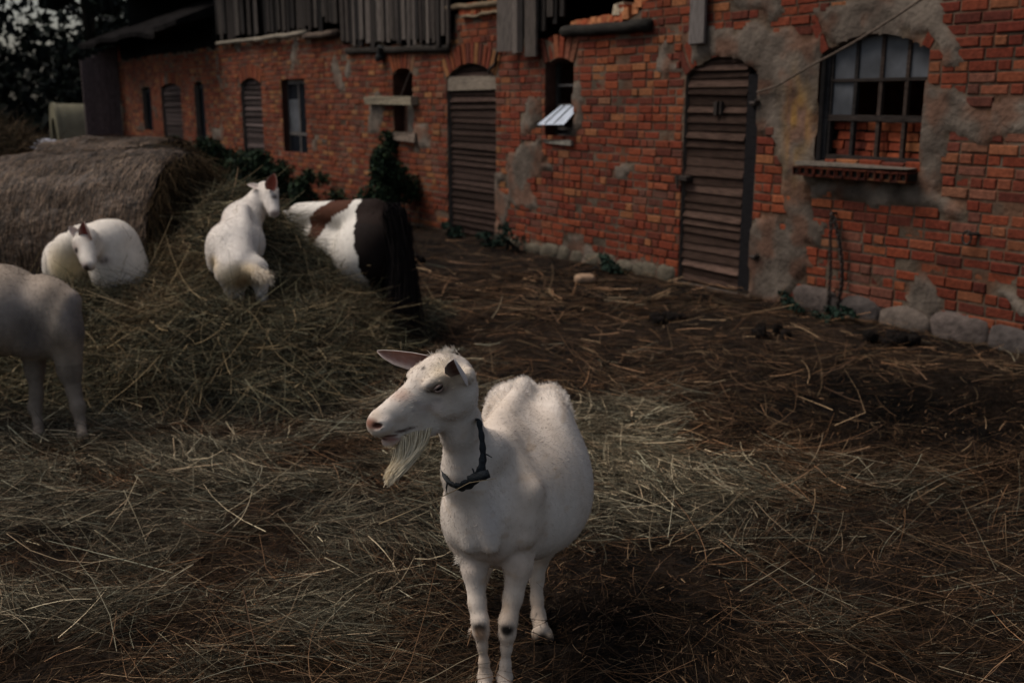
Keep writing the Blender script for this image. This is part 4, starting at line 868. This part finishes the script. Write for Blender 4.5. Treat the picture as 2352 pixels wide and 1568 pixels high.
# ---------------------------------------------------------------- goat standing on the heap, seen from behind
g = Body(); Y0 = 6.35
g.ell(A(547, 610, 6.25), (.135, .13, .135), k=.06); g.ell(A(545, 560, 6.48), (.168, .26, .165), k=.07); g.ell(A(556, 505, 6.68), (.125, .16, .12), k=.07); g.ell(A(512, 575, 6.5), (.09, .2, .15), k=.05)
g.cone(A(560, 480, 6.55), A(552, 605, 6.15), .04, .05, k=.05); g.cone(A(575, 485, 6.75), A(606, 445, 6.8), .085, .062, k=.06); g.cone(A(592, 468, 6.8), A(612, 440, 6.8), .07, .060, k=.05)
g.ell(A(617, 440, 6.78), (.062, .07, .062), k=.03); g.cone(A(620, 447, 6.72), A(630, 486, 6.62), .055, .033, k=.03); g.cone(A(615, 460, 6.72), A(627, 487, 6.62), .035, .025, k=.03)
g.cone(A(508, 590, 6.4), A(500, 606, 6.4), .07, .05, k=.05)
g.cone(A(530, 625, 6.2), A(538, 658, 6.25), .095, .060, k=.04); g.cone(A(538, 655, 6.25), A(546, 700, 6.25), .058, .040, k=.03)
g.cone(A(585, 620, 6.2), A(598, 650, 6.25), .085, .045, k=.04); g.cone(A(598, 648, 6.25), A(604, 705, 6.22), .042, .032, k=.03)
g.cone(A(570, 620, 6.12), A(594, 628, 6.08), .036, .032, k=.04); g.cone(A(594, 628, 6.08), A(612, 636, 6.02), .032, .018, k=.02)
CRM = (.62, .50, .33)
sp = [(A(540, 640, 6.1), (.12, .2, .07), CRM, .9), (A(565, 625, 6.05), (.08, .1, .05), (.60, .47, .30), .8), (A(500, 600, 6.3), (.06, .2, .04), CRM, .8), (A(556, 650, 6.15), (.04, .1, .06), (.42, .30, .18), .8), (A(632, 452, 6.65), (.022, .03, .015), (.10, .07, .06), .7), (A(632, 490, 6.6), (.03, .03, .02), (.4, .3, .26), .7)]
def cf(V, C):
    w = np.clip((V[:, 2]-1.05)/.1, 0, 1)[:, None]; hd = (V[:, 0] > A(612, 450, 6.7)[0])[:, None]; return np.where((w > 0) & hd, C*.92, C)
rg, V2_, F2_, C2_ = animal('white_goat', 'white goat standing up on the hay heap, back to us, head turned right', 'goat', g, .010, (.72, .66, .60), sp, A(552, 690, 6.3), 50000, .013, flowfn((0, -.4, -1)), .0022, .10, None, cf)
og = A(552, 690, 6.3)
ear(rg, og, A(621, 436, 6.68), A(630, 399, 6.66), .085, np.array([.15, -1, .1]), (.30, .075, .05), (.60, .42, .36), cup=.5); ear(rg, og, A(598, 436, 6.74), A(568, 424, 6.75), .05, np.array([0, -.6, 1]), (.6, .5, .45), (.72, .66, .6))
n = 1100; t = RNG.random(n)[:, None]; P = A(578, 620, 6.1)*(1-t)+A(612, 634, 6.02)*t+RNG.normal(0, .015, (n, 3)); tuft('tail_hair', rg, og, P, A(622, 642, 6.0)-A(578, 615, 6.1)+RNG.normal(0, .05, (n, 3)), RNG.uniform(.025, .05, n), .003, (.62, .53, .42), .3)
# ---------------------------------------------------------------- goat curled behind the heap
g = Body(); Y3 = 6.25
g.ell(A(268, 600, 6.45), (.155, .26, .26), k=.05); g.ell(A(240, 560, 6.42), (.14, .2, .14), k=.06); g.ell(A(292, 640, 6.45), (.13, .2, .2), k=.06); g.ell(A(165, 600, 6.45), (.13, .16, .18), k=.05); g.ell(A(132, 610, 6.50), (.085, .12, .16), k=.04)
g.cone(A(190, 545, 6.35), A(225, 560, 6.42), .075, .10, k=.05); g.cone(A(160, 570, 6.4), A(185, 548, 6.35), .09, .07, k=.05)
g.ell(A(196, 552, 6.14), (.080, .08, .085), k=.015); g.cone(A(194, 562, 6.06), A(205, 607, 5.94), .068, .040, k=.02); g.cone(A(214, 565, 6.2), A(210, 602, 6.02), .055, .030, k=.03); g.cone(A(212, 560, 6.25), A(240, 555, 6.35), .09, .13, k=.04)
g.cone(A(190, 568, 6.12), A(192, 572, 6.1), .035, .03, k=.02); g.cone(A(226, 545, 6.08), A(240, 650, 6.12), .020, .045, k=.03, sub=True)
sp = [(A(150, 620, 6.3), (.12, .2, .12), (.66, .52, .30), .9), (A(188, 571, 6.06), (.017, .25, .018), (.02, .017, .017), .4), (A(188, 570, 6.08), (.035, .25, .042), (.36, .28, .24), .8), (A(200, 614, 5.97), (.016, .25, .015), (.05, .03, .025), .5), (A(211, 611, 5.98), (.013, .25, .022), (.06, .035, .03), .5), (A(206, 612, 5.98), (.045, .25, .035), (.34, .26, .24), .7)]
sp = sp[:1]+[sp[2], sp[1], sp[5], sp[3], sp[4]]
og = A(215, 650, 6.3)
rg, *_ = animal('white_goat', 'white goat curled in the hay below the bales, head bent down, one brown ear up', 'goat', g, .010, (.70, .64, .57), sp, og, 30000, .013, flowfn((.2, -.2, -1)), .0022, .10)
ear(rg, og, A(210, 548, 6.06), A(193, 509, 6.02), .085, np.array([-.5, -1, .1]), (.22, .05, .04), (.5, .36, .3), cup=.5); ear(rg, og, A(184, 545, 6.1), A(158, 520, 6.08), .055, np.array([-.2, -.7, .7]), (.52, .42, .38), (.7, .62, .56))
# ---------------------------------------------------------------- grey-white goat cut by the left edge
g = Body()
g.ell(A(-15, 712, 4.85), (.26, .28, .225), k=.06); g.ell(A(-150, 712, 4.9), (.28, .22, .22), k=.06); g.ell(A(112, 712, 4.85), (.115, .15, .15), k=.06); g.ell(A(90, 770, 4.85), (.15, .14, .12), k=.05); g.ell(A(150, 745, 4.82), (.07, .12, .13), k=.04)
g.cone(A(100, 655, 4.9), A(160, 690, 4.85), .05, .05, k=.05); g.cone(A(158, 690, 4.85), A(172, 760, 4.84), .03, .016, k=.02)
def mirror_leg(pts): leg(g, pts, .03)
h1 = gp(192, 1022); h2 = gp(90, 1018)
mirror_leg([(A(150, 770, 4.82), .085), (A(160, 850, 4.82), .054), (A(170, 900, 4.8), .031), (A(179, 935, 4.76), .031), (A(185, 972, 4.74), .021), (h1+[0, 0, .05], .026)])
mirror_leg([(A(78, 790, 4.95), .08), (A(80, 850, 4.9), .043), (A(84, 905, 4.85), .028), (A(80, 935, 4.82), .029), (A(88, 972, 4.78), .019), (h2+[0, 0, .05], .028)])
hoof(g, h1, .035, (.3, -1, 0)); hoof(g, h2, .035, (.3, -1, 0))
for dx in (-.75, -.95): mirror_leg([(np.array([-2.1+dx, 4.8, .42]), .08), (np.array([-2.1+dx, 4.78, .22]), .035), (np.array([-2.1+dx, 4.76, .03]), .03)])
g.cone(A(-180, 690, 4.9), A(-330, 640, 4.7), .13, .08, k=.06); g.cone(A(-330, 640, 4.7), A(-400, 720, 4.6), .07, .04, k=.04)
sp = [(A(20, 740, 4.6), (.10, .2, .16), (.26, .225, .20), .8), (A(60, 770, 4.65), (.05, .2, .10), (.13, .11, .10), .9), (A(150, 720, 4.7), (.03, .2, .10), (.22, .19, .175), .9), (A(168, 770, 4.7), (.022, .2, .08), (.10, .085, .08), .8), (h1, (.05, .06, .035), (.05, .04, .035), .3), (h2, (.05, .06, .035), (.05, .04, .035), .3)]
animal('grey_goat', 'dusty grey goat cut off by the left edge, rump and hind legs towards us', 'goat', g, .010, (.28, .228, .182), sp, gp(60, 1015), 45000, .014, flowfn((.2, 0, -1)), .002, .14, colfn=lambda V, C: C*(.62+.76*fbm(V[:, 0]*1.0+V[:, 1], V[:, 2], .13, 71, 4))[:, None]*np.where(V[:, 2] < .36, .72, 1.)[:, None])
# ---------------------------------------------------------------- the pinto pony
g = Body()
g.ell(A(855, 580, 7.15), (.27, .34, .27), k=.06); g.ell(A(765, 585, 7.4), (.30, .26, .24), k=.08); g.ell(A(680, 560, 7.6), (.25, .24, .24), k=.07); g.ell(A(875, 545, 7.12), (.21, .28, .20), k=.06); g.ell(A(828, 620, 7.2), (.20, .25, .22), k=.06)
g.cone(A(690, 494, 7.5), A(860, 492, 7.15), .09, .11, k=.06); g.cone(A(660, 545, 7.7), A(560, 600, 7.8), .2, .13, k=.06); g.cone(A(560, 600, 7.8), A(500, 680, 7.6), .11, .08, k=.05)
hp1 = gp(948, 782); hp2 = gp(872, 735); hp3 = gp(800, 720)
leg(g, [(A(895, 620, 7.12), .19), (A(915, 690, 7.1), .10), (A(928, 735, 7.08), .055), (hp1+[0, .05, .08], .055), (hp1+[0, .02, .0], .075)], .04)
leg(g, [(A(840, 640, 7.3), .17), (A(838, 690, 7.35), .09), (A(845, 720, 7.3), .06), (gp(850, 760)+[0, 0, .05], .06)], .04)
leg(g, [(A(865, 650, 7.5), .12), (A(872, 700, 7.6), .06), (hp2+[0, 0, .05], .055)], .03); leg(g, [(A(700, 640, 7.7), .12), (A(690, 700, 7.8), .05), (A(690, 760, 7.8), .05)], .03)
og = gp(850, 740)
poly = lambda pts, Y: [(A(x, y, Y)[0], A(x, y, Y)[2]) for x, y in pts]
BR = poly([(706, 560), (704, 500), (722, 483), (760, 462), (815, 455), (800, 480), (780, 488), (760, 500), (738, 535), (712, 568)], 7.2)
BK = poly([(812, 475), (822, 470), (810, 440), (1100, 400), (1100, 800), (866, 800), (850, 640), (832, 600), (822, 560)], 7.0)
def pony(V, C):
    X = V[:, 0]+(fbm(V[:, 2]*3, V[:, 1]*3, .12, 9)-.5)*.035; Zz = V[:, 2]
    k = pip(X, Zz, BR); C[k] = (.075, .030, .018); k = pip(X, Zz, BK); C[k] = (.012, .008, .007)
    k2 = pip(X, Zz, BK) & (V[:, 2] > .80); C[k2] = (.016, .009, .007)
    lo = ~pip(X, Zz, BK) & (V[:, 2] < .55); C[lo] = C[lo]*.82; return C
rg, PV, PF, PC = animal('pinto_pony', 'pony with white, brown and black patches feeding behind the hay heap, black tail towards us', 'pony', g, .014, (.70, .66, .60), [], og, 22000, .016, flowfn((.6, -.1, -1)), .003, .12, colfn=pony)
n = 4200; t = RNG.random(n)[:, None]; P = A(906, 492, 6.86)+RNG.normal(0, .03, (n, 3)); tg = np.stack([RNG.normal(-.04, .06, n), RNG.normal(0, .06, n), -RNG.uniform(0, .3, n)], 1)+(A(940, 752, 6.84)); D = tg-P; L = np.linalg.norm(D, axis=1)*RNG.uniform(.75, 1, n)
cu = np.tile([1., -.2, .4], (n, 1)); v, f, c = strands(P-og, D, L, np.full(n, .006), 0, 8, 0, np.array([.012, .009, .009])*RNG.uniform(.6, 1.6, (n, 1)), curl=cu)
# let the tail stand off the rump before it falls
vv = v+og; q = np.clip((A(906, 492, 6.86)[2]-vv[:, 2])/.75, 0, 1); v[:, 0] += .035*np.sin(np.clip(q*1.0, 0, 1)*math.pi); mesh_np('tail', v, f, 'fur', rg, c)

# ================================================================== PLANTS
def leaves(name, cen, rad, n, size, pal, mt='leaf', parent=None, clump=0, seed=0, org=(0, 0, 0), asp=1.8, shell=.55):
    cen = np.atleast_2d(cen); rad = np.atleast_2d(rad); i = RNG.integers(0, len(cen), n); d = RNG.normal(0, 1, (n, 3)); d /= np.linalg.norm(d, axis=1)[:, None]; r = RNG.random(n)**shell
    P = cen[i]+d*rad[i]*r[:, None]; a = RNG.normal(0, 1, (n, 3)); a[:, 2] -= .3; a /= np.linalg.norm(a, axis=1)[:, None]; b = np.cross(a, RNG.normal(0, 1, (n, 3))+d); b /= np.linalg.norm(b, axis=1)[:, None]
    s = size*RNG.uniform(.5, 1.3, n)[:, None]; V = np.stack([P-a*s*.5, P+b*s*.5/asp-a*s*.05, P+a*s*.5, P-b*s*.5/asp-a*s*.05], 1).reshape(-1, 3)-np.array(org)
    return V, np.arange(4*n).reshape(-1, 4), np.repeat(pick(pal, n, .3), 4, 0)
GP = [(.012, .026, .013), (.017, .034, .016), (.006, .015, .009), (.024, .040, .016)]
def bush(pb, w_, h_, label, n=5000, size=.06, cat='shrub', name='shrub', blobs=9, pal=GP, group=None, off=.3, lean=0):
    b = np.array([*pb[:2], 0.]); root = tag(empty(name, tuple(b)), label, cat, group); c = []; r = []
    for i in range(blobs):
        t = i/(blobs-1); c.append([RNG.normal(0, .33)*w_*(1-.5*t), RNG.normal(0, .12), h_*(.12+.75*t)]); r.append([w_*(.42-.22*t), .22, h_*.2])
    V, Fq, C = leaves('f', c, r, n, size, pal); mesh_np('foliage', V, Fq, 'leaf', root, C)
    mb = MB()
    for i in range(5): e = c[RNG.integers(2, blobs)]; mb.tube([(RNG.normal(0, .04), 0, 0), (e[0]*.5, e[1]*.5, e[2]*.5), e], [.014, .01, .004], 6, (.03, .025, .015))
    mb.build('stems', 'bark', root); return root
def nearwall(px, off):                                  # a point off the barn's foot
    return bw(S(px), -off, 0)
bush(nearwall(945, .35), .78, 1.0, 'dense dark green bush against the barn between the pony and the dark boarded door', 9000, .06)
rt = tag(empty('climbing_vine', tuple(nearwall(905, .08))), 'narrow green vine climbing the brick to the small window with the cross board', 'vine'); c = [(RNG.normal(0, .03), 0, z_) for z_ in np.linspace(.3, 1.15, 9)]; V, Fq, C = leaves('v', c, [(.14, .06, .1)]*9, 2600, .055, GP); mesh_np('foliage', V, Fq, 'leaf', rt, C); mb = MB(); mb.tube([(0, 0, 0), (.02, .03, .6), (0, .04, 1.15)], [.02, .015, .008], 6); mb.build('stems', 'bark', rt)
bush(nearwall(700, .6), 1.3, .85, 'dark bush below the tall window with grey frame', 6000, .07); bush(nearwall(590, .7), 1.5, .95, 'dark bush in front of the second arched door from the far end', 6000, .08)
bush(nearwall(520, .8), 1.2, .7, 'low dark bush rising just beyond the torn end of the bale', 4000, .08); bush(nearwall(460, .6), .9, .9, 'faint dark shrub below the narrow dark window opening', 3000, .08); bush(nearwall(765, .4), .6, .6, 'small weedy shrub at the foot of bare brickwork', 2200, .06)
WP = [(.012, .026, .018), (.016, .034, .022), (.008, .018, .013)]
for px, w_, h_, lb in ((1150, .35, .16, 'low green weed tuft just right of the dark boarded door'), (1200, .5, .28, 'largest weed clump at the foot of the wall below the tilted pane'), (1420, .3, .12, 'tiny weed tuft at the wall foot left of the narrow plank door'), (1065, .3, .16, 'weed tuft at the foot of the dark boarded door'), (1870, .12, .10, 'small green weed right of the narrow plank door'), (1985, .13, .10, 'small weed at the plinth right of the hanging chain')):
    bush(nearwall(px, .16), w_, h_, lb, 420, .05, 'weed', 'weed', 4, WP, 'weeds along the barn wall')
# ---- trees beyond
TP = [(.010, .014, .012), (.014, .02, .015), (.007, .010, .010), (.018, .024, .016)]
def tree(x, y, H_, w_, label, crown0=.22, n=9000, leaf=.34, seed=0, nb=26):
    rt = tag(empty('tree', (x, y, 0)), label, 'tree', 'dark trees beyond the farm'); mb = MB(); P = [(0, 0, 0), (RNG.normal(0, .15), 0, H_*.3), (RNG.normal(0, .2), 0, H_*.65), (0, 0, H_*.95)]
    mb.tube(P, [.28, .22, .14, .04], 9, (.02, .018, .016)); c = []; r = []
    for i in range(nb):
        t = RNG.random()**.85; a = RNG.uniform(0, 6.28); q = RNG.random()**.5*w_*(1.05-.75*t); z_ = H_*(crown0+(1-crown0)*t); e = (math.cos(a)*q, math.sin(a)*q*.6, z_); c.append(e); s_ = w_*RNG.uniform(.2, .42)*(1.1-.5*t); r.append((s_, s_*.7, s_*.55))
        if i % 2 == 0: mb.tube([(0, 0, z_-q*.5), (e[0]*.5, e[1]*.5, z_-q*.2), e], [.07, .045, .015], 5, (.02, .018, .016))
    mb.build('trunk', 'bark', rt, True); V, Fq, C = leaves('c', c, r, n, leaf, TP, shell=.5); mesh_np('crown', V, Fq, 'leaf', rt, C)
TL = [(-21.5, 33, 16, 3.0, .05, 'tree at the far left edge of the trees, dark to the ground'), (-17.5, 32, 16, 2.15, .05, 'dark tree left of the brightest sky gap'), (-12.7, 32, 15, 1.75, .05, 'dark tree right of the brightest sky gap'), (-15.6, 45, 13, 2.0, .10, 'slender far tree showing low between its bigger neighbours'),
      (-9.6, 36, 16, 2.3, .12, 'leafy tree above the far end of the old low roof'), (-8.9, 44, 17, 3.0, .2, 'tree whose leaves let bright sky through beside the loft boards'), (-4.6, 40, 18, 3.3, .25, 'tree behind the loft boards of the barn'), (-30, 38, 17, 4., .1, 'tree beyond the left edge, only its outer leaves showing')]
for i, (x, y, H_, w_, c0_, lb) in enumerate(TL): tree(x, y, H_, w_, lb, c0_, {0: 40000, 1: 42000, 2: 26000, 4: 13000, 5: 11000}.get(i, 16000), .24, i, 60 if i < 3 else 34)
n = 52000; x = RNG.uniform(-60, 30, n); y = RNG.uniform(38, 50, n); z_ = RNG.random(n)**.8*np.interp(x, [-60, -23, -21.6, -19, -17.8, -15.5, -10, 30], [11, 9.5, 4.0, 3.9, 6.5, 5.2, 5.2, 6])*(.75+.35*fbm(x, y, 3, 91)); V, Fq, C = leaves('w', np.stack([x, y, z_], 1), np.full((n, 3), .4), n, .5, TP)
tag(mesh_np('far_woodland', V, Fq, 'leaf', None, C), 'dark undergrowth and far wood behind the trees', 'woodland', kind='stuff')
# ---- cream calf hutch: arched ribbed shell, open front seen slantwise
p0 = np.array([-13.25, 30.2, 0]); hr = tag(empty('calf_hutch', tuple(p0)), 'cream plastic calf hutch with arched front beyond the bales', 'calf hutch')
axd = np.array([.83, .56, 0]); axs = np.array([.56, -.83, 0]); us = np.linspace(0, math.pi, 31)
def arch(t, q=1.): return math.copysign(abs(math.cos(t))**.8, math.cos(t))*.60*q, 1.56*q*math.sin(t)**.72
V = []
for q in np.linspace(0, 2.1, 30):
    sc_ = 1-.003*(1+math.cos(q*16))
    for t in us: a, b = arch(t, sc_); V.append(axd*q+axs*a+np.array([0, 0, b]))
F = [[i*31+j, i*31+j+1, (i+1)*31+j+1, (i+1)*31+j] for i in range(29) for j in range(30)]+[[29*31+j for j in range(31)]]
mesh_np('shell', V, F, 'cream', hr, None, True)
mb = MB()
for j in range(30):
    P = [arch(us[j], 1.02), arch(us[j+1], 1.02), arch(us[j+1], .74), arch(us[j], .74)]; Q = [axs*a+np.array([0, 0, b])-axd*.05 for a, b in P]; mb.add(Q+[q_+axd*.1 for q_ in Q], [[3, 2, 1, 0], [4, 5, 6, 7], [2, 3, 7, 6], [0, 1, 5, 4]])
mb.build('front_rim', 'cream', hr)
mb = MB(); Q = [axd*.35+axs*arch(t, .95)[0]+np.array([0, 0, arch(t, .95)[1]]) for t in us]; mb.add(Q, [list(range(31))]); mb.build('dark_inside', 'dark', hr)
# ---- chain, ring, rope, dung
mb = MB()
def torus(mb, c, R, r, T, N, c_=(.03, .02, .015)):
    T = np.array(T)/np.linalg.norm(T); B_ = np.cross(T, N); a = np.linspace(0, 2*math.pi, 13); P = [np.array(c)+T*math.cos(t)*R*1.45+B_/np.linalg.norm(B_)*math.sin(t)*R for t in a]; mb.tube(P, r, 5, c_, cap=False)
def wpt(px, py, y=-.05): s_, z_ = wl(px, py); return np.array([s_, y, z_])
def chain(mb, pts, R=.014, r=.0045):
    pts = np.array(pts); seg = np.linalg.norm(np.diff(pts, axis=0), axis=1); cum = np.r_[0, seg.cumsum()]; st = R*1.75; i = 0; d = 0
    while d < cum[-1]:
        p_ = np.array([np.interp(d, cum, pts[:, k]) for k in range(3)]); p2 = np.array([np.interp(min(d+.01, cum[-1]), cum, pts[:, k]) for k in range(3)]); p1 = np.array([np.interp(max(d-.01, 0), cum, pts[:, k]) for k in range(3)])
        N = [0, 1, 0.1] if i % 2 else [1, .1, 0]; torus(mb, p_, R, r, p2-p1, N); d += st; i += 1
chain(mb, [wpt(1922, 500), wpt(1917, 540), wpt(1918, 620), wpt(1912, 700), wpt(1904, 748)]); chain(mb, [wpt(1924, 495), wpt(1936, 540), wpt(1944, 600), wpt(1944, 650), wpt(1934, 700), wpt(1922, 735)], .016, .006)
torus(mb, wpt(1922, 512), .03, .007, (0, 0, 1), [0, 1, 0]); mb.tube([wpt(1922, 490, .03), wpt(1922, 488, -.06), wpt(1922, 494, -.07)], .010, 6)
o = mb.build('rusty_chain', 'iron'); o.location = BO; o.rotation_euler = (0, 0, math.atan2(BX[1], BX[0])); tag(o, 'rusty chain hanging from a hook in the brick below the large window', 'chain')
mb = MB(); torus(mb, wpt(2231, 545, -.05), .032, .009, (0, 0, 1), [0, 1, 0]); mb.tube([wpt(2250, 538, .02), wpt(2236, 536, -.06)], .014, 6); o = mb.build('iron_ring', 'iron'); o.location = BO; o.rotation_euler = (0, 0, math.atan2(BX[1], BX[0])); tag(o, 'small iron tether ring on the brick wall near the right edge', 'ring')
mb = MB(); P = [wpt(1745, 212, -.03), wpt(1800, 196, -.06), wpt(1885, 153, -.12)]
e_ = wpt(2175, 0, -.25); e2 = wpt(2420, -135, -.3); t = np.linspace(0, 1, 9)[1:]; P += [P[2]*(1-q)+e_*q-np.array([0, 0, .02])*math.sin(q*3.14) for q in t]+[e2]
mb.tube(P, .009, 7, (.13, .10, .08)); o = mb.build('slack_rope', 'wood'); o.location = BO; o.rotation_euler = (0, 0, math.atan2(BX[1], BX[0])); tag(o, 'grey rope strung slantwise in front of the large arched window', 'rope')
for i, (px, py, w_, lb) in enumerate(((1540, 738, .16, 'dark dung pile on open ground in front of the narrow plank door'), (1760, 775, .12, 'dark dung pile by the wall foot left of the chain'), (2050, 785, .16, 'dark dung pile below the first big fieldstones'), (960, 605, .12, 'small dark clod right of the pony at mid height'))):
    p_ = gp(px, py); mb = MB()
    for k in range(9): rock(mb, (RNG.normal(0, w_*.5), RNG.normal(0, w_*.35), RNG.uniform(0, .05)), (w_*.3, w_*.3, .04), (.012, .010, .009), 400+i*9+k)
    o = mb.build('dung_pile', 'soil', None, True); o.location = p_; tag(o, lb, 'dung pile', 'dung piles in the yard')
p_ = gp(1343, 646); mb = MB(); rock(mb, (0, 0, .02), (.10, .07, .045), (.30, .20, .13), 480); o = mb.build('loose_stone', 'stone', None, True); o.location = p_; tag(o, 'pale flat stone lying near the wall left of the narrow plank door', 'stone')
p_ = at(330, 338, 20); mb = MB(); mb.box((-1.0, -.3, -.32), (1.1, .3, 0), (.02, .02, .02), .03); mb.box((-1.1, -.4, -.0), (.3, .3, .05), (.13, .12, .11), .02); o = mb.build('feed_trough', 'wood'); o.location = p_; tag(o, 'dark low trough standing in front of the far end of the barn', 'trough')
for o in list(SC.objects):
    if o.name.startswith('feed_trough'): V = o.data.vertices; [setattr(v, 'co', Vector((v.co.x, v.co.y, -p_[2] if v.co.z < -.2 else v.co.z))) for v in V]
